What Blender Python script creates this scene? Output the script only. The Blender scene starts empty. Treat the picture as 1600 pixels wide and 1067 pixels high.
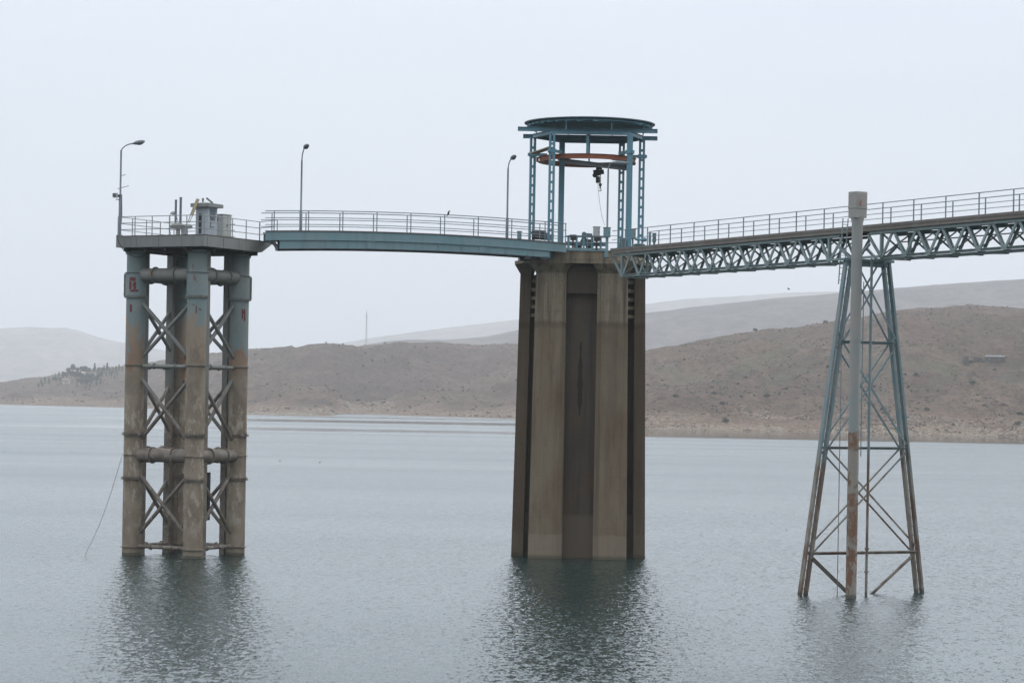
import bpy, math, random
from mathutils import Vector, Matrix, noise as mnoise

random.seed(11)
R = math.radians
scn = bpy.context.scene
COL = scn.collection

# ------------------------------------------------------------------ camera, sky, sun, exposure
FPX, EYE, HOR = 3946.0, 9.0, 95.0            # focal length in photo pixels, eye height, horizon below the centre
CR, SR = math.cos(R(1.0)), math.sin(R(1.0))  # the camera was held one degree off level
cam = bpy.data.cameras.new('camera')
cam.sensor_width = 22.3
cam.lens = FPX / 1600 * 22.3
cam.shift_y = HOR / 1600
cam.shift_x = 1.66 / 1600
cam.clip_start = 0.5
cam.clip_end = 40000
camo = bpy.data.objects.new('camera', cam)
COL.objects.link(camo)
camo.location = (0, 0, EYE)
camo.rotation_euler = (R(90), R(-1.0), 0)
scn.camera = camo

SUN_EL, SUN_AZ = 48.0, 72.0                  # azimuth clockwise from +Y: veiled sun ahead, well to the right
w = bpy.data.worlds.new('World')
scn.world = w
w.use_nodes = True
nt = w.node_tree
nt.nodes.clear()
sky = nt.nodes.new('ShaderNodeTexSky')
sky.sky_type = 'NISHITA'
sky.sun_disc = False
sky.sun_elevation = R(SUN_EL)
sky.sun_rotation = R(SUN_AZ)
sky.dust_density = 3
bg = nt.nodes.new('ShaderNodeBackground')
bg.inputs['Strength'].default_value = 0.09
nt.links.new(sky.outputs[0], bg.inputs['Color'])
tc = nt.nodes.new('ShaderNodeTexCoord')
sep = nt.nodes.new('ShaderNodeSeparateXYZ')
nt.links.new(tc.outputs['Generated'], sep.inputs[0])
cl = nt.nodes.new('ShaderNodeTexNoise')      # the overcast: a pale cloud sheet with soft lumps
cl.inputs['Scale'].default_value = 3.0
cl.inputs['Detail'].default_value = 4
mp = nt.nodes.new('ShaderNodeMapping')
mp.inputs['Scale'].default_value = (1, 1, 5)
nt.links.new(tc.outputs['Generated'], mp.inputs[0])
nt.links.new(mp.outputs[0], cl.inputs['Vector'])
ramp = nt.nodes.new('ShaderNodeValToRGB')
e = ramp.color_ramp.elements
e[0].position = 0.0; e[0].color = (0.64, 0.72, 0.81, 1)
e[1].position = 0.65; e[1].color = (1.5, 1.6, 1.74, 1)
m_ = ramp.color_ramp.elements.new(0.15); m_.color = (0.88, 0.965, 1.09, 1)
m_ = ramp.color_ramp.elements.new(0.32); m_.color = (1.36, 1.47, 1.62, 1)
nt.links.new(sep.outputs['Z'], ramp.inputs[0])
def stops(node, tab):
    cr = node.color_ramp
    while len(cr.elements) > 1: cr.elements.remove(cr.elements[-1])
    cr.elements[0].position, cr.elements[0].color = tab[0][0], tab[0][1] + (1,)
    for p_, c_ in tab[1:]:
        q_ = cr.elements.new(p_); q_.color = c_ + (1,)


stops(ramp, [(0.0, (0.64, 0.72, 0.81)), (0.155, (0.88, 0.965, 1.09)), (0.26, (1.75, 1.92, 2.13)), (0.45, (2.3, 2.5, 2.75)), (1.0, (1.6, 1.7, 1.85))])
rampb = nt.nodes.new('ShaderNodeValToRGB')
stops(rampb, [(0.0, (0.60, 0.67, 0.75)), (0.155, (0.78, 0.86, 0.97)), (0.5, (1.15, 1.22, 1.33)), (1.0, (1.6, 1.7, 1.85))])
nt.links.new(sep.outputs['Z'], rampb.inputs[0])
azr = nt.nodes.new('ShaderNodeMapRange')
azr.interpolation_type = 'SMOOTHSTEP'
azr.inputs['From Min'].default_value = -0.35
azr.inputs['From Max'].default_value = 0.75
nt.links.new(sep.outputs['Y'], azr.inputs['Value'])
azm = nt.nodes.new('ShaderNodeMixRGB')
nt.links.new(azr.outputs[0], azm.inputs[0])
nt.links.new(rampb.outputs[0], azm.inputs[1])
nt.links.new(ramp.outputs[0], azm.inputs[2])
mul = nt.nodes.new('ShaderNodeMixRGB'); mul.blend_type = 'MULTIPLY'
r2 = nt.nodes.new('ShaderNodeValToRGB')
r2.color_ramp.elements[0].position = 0.3; r2.color_ramp.elements[0].color = (0.935, 0.945, 0.955, 1)
r2.color_ramp.elements[1].position = 0.7; r2.color_ramp.elements[1].color = (1.05, 1.035, 1.02, 1)
nt.links.new(cl.outputs['Fac'], r2.inputs[0])
mul.inputs[0].default_value = 1
nt.links.new(azm.outputs[0], mul.inputs[1])
nt.links.new(r2.outputs[0], mul.inputs[2])
bg2 = nt.nodes.new('ShaderNodeBackground')
bg2.inputs['Strength'].default_value = 1.0
nt.links.new(mul.outputs[0], bg2.inputs['Color'])
mx = nt.nodes.new('ShaderNodeMixShader')
mx.inputs[0].default_value = 0.93
nt.links.new(bg.outputs[0], mx.inputs[1])
nt.links.new(bg2.outputs[0], mx.inputs[2])
wo = nt.nodes.new('ShaderNodeOutputWorld')
nt.links.new(mx.outputs[0], wo.inputs['Surface'])

sd = bpy.data.lights.new('sun', 'SUN')
sd.energy = 0.9
sd.angle = R(18)
sd.color = (1.0, 0.96, 0.9)
so = bpy.data.objects.new('sun', sd)
COL.objects.link(so)
sdir = Vector((math.sin(R(SUN_AZ)) * math.cos(R(SUN_EL)), math.cos(R(SUN_AZ)) * math.cos(R(SUN_EL)), math.sin(R(SUN_EL))))
so.rotation_euler = sdir.to_track_quat('Z', 'Y').to_euler()

scn.view_settings.view_transform = 'Standard'
scn.view_settings.look = 'None'
scn.view_settings.exposure = 0.0
scn.view_settings.gamma = 1.0
scn.render.engine = 'CYCLES'
scn.cycles.max_bounces = 6
scn.cycles.diffuse_bounces = 3
scn.cycles.glossy_bounces = 3
scn.cycles.volume_bounces = 2
scn.cycles.sample_clamp_indirect = 10
scn.cycles.caustics_reflective = False
scn.cycles.caustics_refractive = False


def P(px, py, d):
    """the point at depth d metres that was measured at pixel px, py of the photograph"""
    u, v = px - 800.0, 533.5 - py
    return Vector(((u * CR - v * SR) / FPX * d, d, EYE + (u * SR + v * CR + HOR) / FPX * d))


# ------------------------------------------------------------------ objects
def tag(o, label=None, cat=None, group=None, kind=None):
    if label: o['label'] = label
    if cat: o['category'] = cat
    if group: o['group'] = group
    if kind: o['kind'] = kind
    return o


def empty(name, loc, label, cat, group=None, rz=0.0):
    o = bpy.data.objects.new(name, None)
    COL.objects.link(o)
    o.location = loc
    o.rotation_euler = (0, 0, rz)
    return tag(o, label, cat, group)


def V(*a):
    return Vector(a)


class MB:
    """collects shapes in world coordinates, builds them as one mesh object"""
    def __init__(s):
        s.v, s.f, s.m, s.sm = [], [], [], []

    def add(s, vs, fs, mi=0, smooth=False):
        n = len(s.v)
        s.v += [tuple(q) for q in vs]
        s.f += [tuple(i + n for i in q) for q in fs]
        s.m += [mi] * len(fs)
        s.sm += [smooth] * len(fs)
        return s

    def prism(s, bot, top, mi=0):
        n = len(bot)
        fs = [tuple(range(n - 1, -1, -1)), tuple(range(n, 2 * n))]
        fs += [(i, (i + 1) % n, n + (i + 1) % n, n + i) for i in range(n)]
        return s.add(list(bot) + list(top), fs, mi)

    def box(s, c, size, rz=0.0, mi=0):
        cx, cy, cz = c
        a, b, h = size[0] / 2, size[1] / 2, size[2] / 2
        co, si = math.cos(rz), math.sin(rz)
        q = [(cx + x * co - y * si, cy + x * si + y * co) for x, y in ((-a, -b), (a, -b), (a, b), (-a, b))]
        return s.prism([(x, y, cz - h) for x, y in q], [(x, y, cz + h) for x, y in q], mi)

    def bar(s, p, q, wd, ht, mi=0, side=None):
        """rectangular bar p to q: wd across (horizontal), ht the other way"""
        p, q = Vector(p), Vector(q)
        d = (q - p).normalized()
        a = Vector(side) if side is not None else d.cross(V(0, 0, 1))
        if a.length < 1e-3: a = V(1, 0, 0)
        a = (a - d * a.dot(d)).normalized()
        b = d.cross(a).normalized()
        cs = [a * (x * wd / 2) + b * (y * ht / 2) for x, y in ((-1, -1), (1, -1), (1, 1), (-1, 1))]
        return s.prism([p + k for k in cs], [q + k for k in cs], mi)

    def angle(s, p, q, wd, th=0.02, mi=0, side=None):
        """L section"""
        p, q = Vector(p), Vector(q)
        d = (q - p).normalized()
        a = Vector(side) if side is not None else d.cross(V(0, 0, 1))
        if a.length < 1e-3: a = V(1, 0, 0)
        a = (a - d * a.dot(d)).normalized()
        b = d.cross(a).normalized()
        pts = [(0, 0), (wd, 0), (wd, th), (th, th), (th, wd), (0, wd)]
        cs = [a * (x - wd / 2) + b * (y - wd / 2) for x, y in pts]
        n = 6
        vs = [p + k for k in cs] + [q + k for k in cs]
        fs = [(i, (i + 1) % n, n + (i + 1) % n, n + i) for i in range(n)]
        fs += [(0, 1, 2, 3), (0, 3, 4, 5), (6, 9, 8, 7), (6, 11, 10, 9)]
        return s.add(vs, fs, mi)

    def tube(s, pts, rad, n=10, mi=0, smooth=True, cap=True):
        pts = [Vector(q) for q in pts]
        rads = rad if isinstance(rad, (list, tuple)) else [rad] * len(pts)
        vs, fs = [], []
        for i, p in enumerate(pts):
            d = (pts[min(i + 1, len(pts) - 1)] - pts[max(i - 1, 0)]).normalized()
            a = d.cross(V(0, 1, 0))
            if a.length < 0.05: a = d.cross(V(1, 0, 0))
            a.normalize()
            b = d.cross(a)
            for k in range(n):
                t = 2 * math.pi * k / n
                vs.append(p + (a * math.cos(t) + b * math.sin(t)) * rads[i])
        for i in range(len(pts) - 1):
            for k in range(n):
                fs.append((i * n + k, i * n + (k + 1) % n, (i + 1) * n + (k + 1) % n, (i + 1) * n + k))
        s.add(vs, fs, mi, smooth)
        if cap:                                  # caps get their own vertices, so the shading stays crisp
            s.add(vs[:n], [tuple(range(n - 1, -1, -1))], mi)
            s.add(vs[-n:], [tuple(range(n))], mi)
        return s

    def lathe(s, c, prof, n=24, mi=0, smooth=False):
        """prof = [(radius, z)] about the vertical through c"""
        ring = lambda r, z: [(c[0] + r * math.cos(2 * math.pi * k / n), c[1] + r * math.sin(2 * math.pi * k / n), c[2] + z) for k in range(n)]
        for (r0, z0), (r1, z1) in zip(prof, prof[1:]):
            s.add(ring(r0, z0) + ring(r1, z1), [(k, (k + 1) % n, n + (k + 1) % n, n + k) for k in range(n)], mi, smooth)
        s.add(ring(*prof[0]), [tuple(range(n - 1, -1, -1))], mi)
        return s.add(ring(*prof[-1]), [tuple(range(n))], mi)

    def ball(s, c, r, n=10, mi=0, rot=None):
        vs, fs = [], []
        rx, ry, rz = r if isinstance(r, (tuple, list)) else (r, r, r)
        h = n // 2
        for i in range(h + 1):
            ph = math.pi * i / h
            for k in range(n):
                t = 2 * math.pi * k / n
                p = V(rx * math.sin(ph) * math.cos(t), ry * math.sin(ph) * math.sin(t), rz * math.cos(ph))
                if rot is not None: p = rot @ p
                vs.append(Vector(c) + p)
        for i in range(h):
            for k in range(n):
                fs.append((i * n + k, (i + 1) * n + k, (i + 1) * n + (k + 1) % n, i * n + (k + 1) % n))
        return s.add(vs, fs, mi, True)

    def build(s, name, mats, parent=None, origin=None):
        me = bpy.data.meshes.new(name)
        if origin is None:
            if parent is not None:
                origin = Vector((0, 0, 0))
            else:
                xs = [q[0] for q in s.v]; ys = [q[1] for q in s.v]; zs = [q[2] for q in s.v]
                origin = V((min(xs) + max(xs)) / 2, (min(ys) + max(ys)) / 2, min(zs))
        if parent is not None:
            inv = wmat(parent).inverted()
            me.from_pydata([tuple(inv @ Vector(q)) for q in s.v], [], s.f)
        else:
            me.from_pydata([tuple(Vector(q) - origin) for q in s.v], [], s.f)
        for m in (mats if isinstance(mats, (list, tuple)) else [mats]):
            me.materials.append(m)
        me.polygons.foreach_set('material_index', s.m)
        me.polygons.foreach_set('use_smooth', s.sm)
        me.update()
        o = bpy.data.objects.new(name, me)
        COL.objects.link(o)
        if parent is not None:
            o.parent = parent
        else:
            o.location = origin
        return o


def wmat(o):
    m = Matrix.Translation(o.location) @ o.rotation_euler.to_matrix().to_4x4()
    return wmat(o.parent) @ m if o.parent else m


def copy_tree(o, parent=None):
    c = o.copy()
    COL.objects.link(c)
    c.parent = parent
    for ch in [k for k in COL.objects if k.parent == o]:
        copy_tree(ch, c)
    return c


# ------------------------------------------------------------------ materials
class NB:
    def __init__(s, name):
        s.mat = bpy.data.materials.new(name)
        s.mat.use_nodes = True
        s.t = s.mat.node_tree
        s.t.nodes.clear()
        s.out = s.t.nodes.new('ShaderNodeOutputMaterial')
        s.bs = s.t.nodes.new('ShaderNodeBsdfPrincipled')
        s.t.links.new(s.bs.outputs[0], s.out.inputs['Surface'])
        g = s.t.nodes.new('ShaderNodeNewGeometry')
        s.pos = g.outputs['Position']
        s.geo = g

    def put(s, sock, val):
        if isinstance(val, (int, float)): sock.default_value = val
        elif isinstance(val, tuple):
            sock.default_value = val if len(val) == len(sock.default_value) else tuple(val) + (1,)
        else: s.t.links.new(val, sock)

    def mapping(s, scale, vec=None):
        n = s.t.nodes.new('ShaderNodeMapping')
        s.put(n.inputs['Scale'], tuple(scale))
        s.t.links.new(vec or s.pos, n.inputs['Vector'])
        return n.outputs[0]

    def noise(s, scale=1.0, sc=(1, 1, 1), detail=4, rough=0.55, dist=0.0, vec=None):
        n = s.t.nodes.new('ShaderNodeTexNoise')
        n.inputs['Scale'].default_value = scale
        n.inputs['Detail'].default_value = detail
        n.inputs['Roughness'].default_value = rough
        n.inputs['Distortion'].default_value = dist
        s.t.links.new(s.mapping(sc, vec), n.inputs['Vector'])
        return n.outputs['Fac']

    def voronoi(s, scale=1.0, sc=(1, 1, 1), out='Distance', rnd=1.0):
        n = s.t.nodes.new('ShaderNodeTexVoronoi')
        n.inputs['Scale'].default_value = scale
        n.inputs['Randomness'].default_value = rnd
        s.t.links.new(s.mapping(sc), n.inputs['Vector'])
        return n.outputs[out]

    def ramp(s, fac, lo, hi, a=0.0, b=1.0):
        n = s.t.nodes.new('ShaderNodeMapRange')
        n.inputs['From Min'].default_value = lo
        n.inputs['From Max'].default_value = hi
        n.inputs['To Min'].default_value = a
        n.inputs['To Max'].default_value = b
        s.put(n.inputs['Value'], fac)
        return n.outputs[0]

    def math(s, op, a, b=0.0):
        n = s.t.nodes.new('ShaderNodeMath')
        n.operation = op
        s.put(n.inputs[0], a); s.put(n.inputs[1], b)
        return n.outputs[0]

    def mix(s, fac, a, b, mode='MIX'):
        n = s.t.nodes.new('ShaderNodeMixRGB')
        n.blend_type = mode
        s.put(n.inputs[0], fac); s.put(n.inputs[1], a); s.put(n.inputs[2], b)
        return n.outputs[0]

    def xyz(s):
        n = s.t.nodes.new('ShaderNodeSeparateXYZ')
        s.t.links.new(s.pos, n.inputs[0])
        return n.outputs

    def bump(s, h, dist=0.02, strength=1.0):
        n = s.t.nodes.new('ShaderNodeBump')
        n.inputs['Distance'].default_value = dist
        n.inputs['Strength'].default_value = strength
        s.t.links.new(h, n.inputs['Height'])
        s.t.links.new(n.outputs[0], s.bs.inputs['Normal'])

    def done(s, color, rough=0.7, metal=0.0, spec=0.4):
        s.put(s.bs.inputs['Base Color'], color)
        s.put(s.bs.inputs['Roughness'], rough)
        s.put(s.bs.inputs['Metallic'], metal)
        s.put(s.bs.inputs['Specular IOR Level'], spec)
        return s.mat


RUST = (0.20, 0.085, 0.04)
MUD = (0.185, 0.155, 0.12)


def painted(name, col, dull=0.25, rust=0.25, zline=None, below=MUD, rough=0.55, rust_scale=1.2, zsoft=1.0):
    """weathered paint: faded patches, rain streaks, rust spots; below zline the reservoir's silt stain"""
    b = NB(name)
    c2 = tuple(x * (1 - dull) + 0.30 * dull * k for x, k in zip(col, (0.85, 0.85, 0.8)))
    c = b.mix(b.ramp(b.noise(0.9, detail=6), 0.35, 0.68), col, c2)
    st = b.noise(3.0, (1, 1, 0.12), detail=4)
    c = b.mix(b.ramp(st, 0.45, 0.8, 0, 0.45), c, tuple(x * 0.55 for x in col))
    rs = b.noise(rust_scale, (1, 1, 0.45), detail=9, rough=0.7)
    c = b.mix(b.ramp(rs, 0.66 - rust * 0.3, 0.72 - rust * 0.3), c, RUST) if rust > 0 else c
    if zline is not None:
        z = b.xyz()[2]
        zz = b.math('ADD', z, b.math('MULTIPLY', b.math('SUBTRACT', b.noise(0.8, (1, 1, 0.35), detail=5), 0.5), 5.0 * zsoft))
        m2 = b.mix(b.ramp(b.noise(1.6, detail=6), 0.4, 0.62), below, tuple(x * 0.6 for x in below))
        m2 = b.mix(b.ramp(b.noise(2.3, (1, 1, 0.5), detail=9, rough=0.72), 0.57, 0.61, 0, 0.7), m2, (0.36, 0.35, 0.32))
        c = b.mix(b.ramp(zz, zline + zsoft, zline - zsoft), c, m2)
    b.bump(b.noise(14, detail=4), 0.01, 0.4)
    return b.done(c, rough)


TEAL = (0.10, 0.24, 0.30)
M = {}
M['crane'] = painted('crane_blue_paint', (0.115, 0.27, 0.335), 0.15, 0.06, rough=0.45)
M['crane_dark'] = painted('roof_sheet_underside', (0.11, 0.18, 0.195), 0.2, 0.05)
M['girder'] = painted('girder_teal_paint', (0.175, 0.29, 0.315), 0.3, 0.04)
M['truss'] = painted('truss_grey_green_paint', (0.22, 0.29, 0.29), 0.3, 0.08)
M['rail'] = painted('railing_grey_blue_paint', (0.17, 0.215, 0.245), 0.3, 0.05)
M['prail'] = painted('platform_railing_grey_paint', (0.27, 0.29, 0.30), 0.3, 0.08)
M['deckwood'] = painted('weathered_deck_edge', (0.15, 0.125, 0.105), 0.3, 0.05)
M['fascia'] = painted('platform_fascia_plate', (0.215, 0.22, 0.21), 0.2, 0.03)
def columnmat():
    b = NB('column_teal_over_silt')
    z = b.xyz()[2]
    teal = b.mix(b.ramp(b.noise(1.1, (1, 1, 0.6), detail=6), 0.38, 0.66), (0.175, 0.235, 0.235), (0.235, 0.262, 0.25))
    warm = b.mix(b.ramp(b.noise(0.9, (1, 1, 0.5), detail=6), 0.42, 0.62), (0.2881, 0.2292, 0.1658), (0.2668, 0.1579, 0.0995))
    silt = b.mix(b.ramp(b.noise(1.3, (1, 1, 0.6), detail=7), 0.4, 0.62), (0.2881, 0.2343, 0.1706), (0.1974, 0.1528, 0.109))
    n = b.noise(0.9, (1, 1, 0.5), detail=9, rough=0.62)
    z1 = b.math('ADD', z, b.math('MULTIPLY', b.math('SUBTRACT', n, 0.5), 11.0))
    c = b.mix(b.ramp(z1, 13.0, 12.3), teal, warm)
    c = b.mix(b.ramp(z1, 11.3, 10.2), c, silt)
    fl = b.noise(2.6, (1, 1, 0.42), detail=9, rough=0.75)          # flaked pale patches
    band = b.math('MULTIPLY', b.ramp(z, 1.0, 2.2), b.ramp(z, 10.0, 8.0))
    c = b.mix(b.math('MULTIPLY', b.ramp(fl, 0.53, 0.55, 0, 0.8), band), c, (0.406, 0.3518, 0.276))
    c = b.mix(b.ramp(b.noise(3.4, (1, 1, 0.1), detail=4), 0.55, 0.8, 0, 0.3), c, (0.174, 0.1365, 0.092))
    c = b.mix(b.ramp(b.noise(1.9, (1, 1, 0.5), detail=9, rough=0.7), 0.64, 0.68, 0, 0.8), c, (0.1972, 0.0893, 0.046))
    c = b.mix(b.ramp(z, 0.7, 0.3, 0, 0.5), c, (0.29, 0.2415, 0.1748))
    c = b.mix(b.ramp(b.math('ADD', z, b.math('MULTIPLY', b.noise(2.5), 0.12)), 0.26, 0.18, 0, 0.8), c, (0.05, 0.05, 0.035))
    b.bump(b.noise(14, detail=4), 0.01, 0.4)
    return b.done(c, 0.6)


M['column'] = columnmat()
M['brace'] = painted('brace_grey_over_silt', (0.19, 0.19, 0.17), 0.25, 0.08, zline=9.0, below=(0.205, 0.172, 0.135))
M['pipe'] = painted('cross_pipe_grey_silt', (0.225, 0.225, 0.20), 0.3, 0.05, zline=9.0, below=(0.225, 0.185, 0.15))
M['lamp'] = painted('lamp_pole_galvanised', (0.16, 0.18, 0.20), 0.3, 0.05)
M['white'] = painted('white_cabinet_paint', (0.42, 0.46, 0.50), 0.3, 0.05)
M['cream'] = painted('pale_cabinet_paint', (0.40, 0.42, 0.40), 0.3, 0.06)
M['machine'] = painted('machine_green_paint', (0.09, 0.15, 0.16), 0.2, 0.15)
M['yellow'] = painted('yellowed_board', (0.36, 0.30, 0.17), 0.3, 0.15)


def plain(name, col, rough=0.6, metal=0.0):
    b = NB(name)
    c = b.mix(b.noise(3.0, detail=5), tuple(x * 0.75 for x in col), tuple(min(1, x * 1.2) for x in col))
    return b.done(c, rough, metal)


M['dark'] = plain('dark_greasy_metal', (0.035, 0.037, 0.04), 0.5)
M['orange'] = painted('orange_ring_paint', (0.29, 0.080, 0.030), 0.05, 0.3)
M['redpaint'] = plain('red_spray_paint', (0.16, 0.04, 0.04), 0.7)
M['cable'] = plain('black_cable', (0.03, 0.03, 0.035))
M['wire'] = plain('steel_wire', (0.20, 0.20, 0.20))
M['bird'] = plain('dark_plumage', (0.02, 0.02, 0.025), 0.6)
M['grey'] = plain('grey_fitting', (0.17, 0.19, 0.2))
M['glass'] = plain('dull_window_glass', (0.10, 0.14, 0.15), 0.2)


def concrete(name='tower_concrete', stain=0.0):
    b = NB(name)
    z = b.xyz()[2]
    c = b.mix(b.ramp(b.noise(0.5, (1, 1, 0.5), detail=6), 0.35, 0.7), (0.2846, 0.236, 0.1651), (0.2118, 0.17, 0.1161))
    # formwork lifts
    lift = b.math('FRACT', b.math('MULTIPLY', z, 0.42))
    c = b.mix(b.ramp(lift, 0.03, 0.0, 0, 0.4), c, (0.1195, 0.1, 0.0771))
    bd = b.math('FRACT', b.math('MULTIPLY', z, 6.0))
    c = b.mix(b.ramp(bd, 0.12, 0.0, 0, 0.12), c, (0.1086, 0.09, 0.0726))
    # tie holes of the formwork
    x_ = b.xyz()[0]
    fx = b.math('SUBTRACT', b.math('FRACT', b.math('MULTIPLY', x_, 1.25)), 0.5)
    fz = b.math('SUBTRACT', b.math('FRACT', b.math('MULTIPLY', z, 0.84)), 0.5)
    rr = b.math('ADD', b.math('MULTIPLY', fx, fx), b.math('MULTIPLY', b.math('MULTIPLY', fz, fz), 2.2))
    c = b.mix(b.ramp(rr, 0.0035, 0.0015, 0, 0.55), c, (0.076, 0.06, 0.0454))
    # vertical streaks
    c = b.mix(b.ramp(b.noise(2.2, (1, 1, 0.05), detail=6), 0.46, 0.66, 0, 0.8), c, (0.1032, 0.08, 0.059))
    c = b.mix(b.ramp(b.noise(4.5, (1, 1, 0.03), detail=4), 0.58, 0.75, 0, 0.4), c, (0.3694, 0.32, 0.254))
    c = b.mix(b.ramp(b.noise(9, (1, 1, 0.02), detail=3), 0.56, 0.68, 0, 0.45), c, (0.07, 0.06, 0.048))
    c = b.mix(b.ramp(b.noise(1.6, (1, 1, 0.6), detail=9, rough=0.72), 0.52, 0.6, 0, 0.4), c, (0.12, 0.10, 0.075))
    # the old water line: browner below, paler band at the foot
    zz = b.math('ADD', z, b.math('MULTIPLY', b.noise(1.2, (1, 1, 0.3)), 0.35))
    br = b.mix(b.ramp(b.noise(1.1, (1, 1, 0.25), detail=7), 0.45, 0.7), (0.1793, 0.135, 0.0889), (0.1304, 0.078, 0.0472))
    c = b.mix(b.ramp(zz, 13.75, 13.55, 0, 0.62), c, br)
    c = b.mix(b.ramp(b.math('ABSOLUTE', b.math('SUBTRACT', zz, 13.75)), 0.28, 0.05, 0, 0.6), c, (0.0923, 0.07, 0.0499))
    c = b.mix(b.ramp(zz, 1.62, 1.5, 0, 0.38), c, (0.2933, 0.25, 0.186))
    c = b.mix(b.ramp(z, 0.28, 0.1, 0, 0.7), c, (0.076, 0.075, 0.0499))
    if stain:
        c = b.mix(b.ramp(b.noise(0.35, (1, 1, 0.2), detail=5), 0.2, 0.7, stain, stain * 0.6), c, (0.0815, 0.056, 0.0381))
    b.bump(b.noise(5, detail=6), 0.03, 0.5)
    return b.done(c, 0.9, 0, 0.2)


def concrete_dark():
    """slot walls: darker, browner colour than the piers, set in the material itself"""
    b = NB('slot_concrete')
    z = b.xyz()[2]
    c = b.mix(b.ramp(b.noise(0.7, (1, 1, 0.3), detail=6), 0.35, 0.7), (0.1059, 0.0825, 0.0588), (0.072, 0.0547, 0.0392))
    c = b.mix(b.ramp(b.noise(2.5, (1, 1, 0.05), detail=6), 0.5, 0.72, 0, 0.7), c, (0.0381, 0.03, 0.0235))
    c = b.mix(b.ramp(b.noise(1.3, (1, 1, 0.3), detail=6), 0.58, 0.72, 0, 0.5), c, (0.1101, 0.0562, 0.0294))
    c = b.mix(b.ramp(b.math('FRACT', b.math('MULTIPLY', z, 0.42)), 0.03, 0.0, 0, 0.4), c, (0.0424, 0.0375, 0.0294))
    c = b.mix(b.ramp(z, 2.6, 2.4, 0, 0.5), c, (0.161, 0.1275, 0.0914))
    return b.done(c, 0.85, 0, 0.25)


M['concrete'] = concrete()
M['wing'] = concrete('side_wall_concrete', 0.75)
M['slot'] = concrete_dark()


def gauge():
    b = NB('gauge_pipe_paint')
    z = b.xyz()[2]
    c = b.mix(b.ramp(b.noise(0.8, (1, 1, 0.5), detail=6), 0.38, 0.65), (0.255, 0.285, 0.275), (0.33, 0.30, 0.27))
    n = b.noise(1.5, (1, 1, 0.5), detail=8, rough=0.7)
    zn = b.math('ADD', z, b.math('MULTIPLY', b.math('SUBTRACT', n, 0.5), 0.9))
    rr = b.mix(b.noise(3, detail=6), (0.22, 0.108, 0.055), (0.13, 0.07, 0.045))
    low = b.mix(b.ramp(n, 0.52, 0.56), (0.27, 0.245, 0.21), rr)
    c = b.mix(b.ramp(zn, 7.95, 7.9), c, low)
    for a0, a1 in ((7.0, 7.85), (2.6, 4.9)):
        k = b.math('MULTIPLY', b.ramp(zn, a0 - 0.1, a0), b.ramp(zn, a1 + 0.1, a1))
        c = b.mix(b.math('MULTIPLY', k, b.ramp(b.noise(2.2, (1, 1, 0.6), detail=9, rough=0.75), 0.40, 0.52, 0.15, 0.95)), c, rr)
    c = b.mix(b.ramp(z, 0.25, 0.12, 0, 0.75), c, (0.05, 0.045, 0.035))
    b.bump(b.noise(9, detail=4), 0.01, 0.5)
    return b.done(c, 0.65)


M['gauge'] = gauge()


def bentmat():
    b = NB('trestle_paint')
    z = b.xyz()[2]
    c = b.mix(b.ramp(b.noise(0.9, detail=6), 0.35, 0.68), (0.145, 0.225, 0.24), (0.22, 0.26, 0.26))
    n = b.noise(1.1, (1, 1, 0.4), detail=7)
    zn = b.math('ADD', z, b.math('MULTIPLY', b.math('SUBTRACT', n, 0.5), 6))
    low = b.mix(b.ramp(b.noise(1.7, (1, 1, 0.4), detail=7), 0.46, 0.56), (0.235, 0.215, 0.18), (0.15, 0.10, 0.07))
    c = b.mix(b.ramp(zn, 7.4, 6.0), c, low)
    c = b.mix(b.ramp(z, 0.25, 0.12, 0, 0.75), c, (0.05, 0.045, 0.035))
    return b.done(c, 0.65)


M['bent'] = bentmat()


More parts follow.
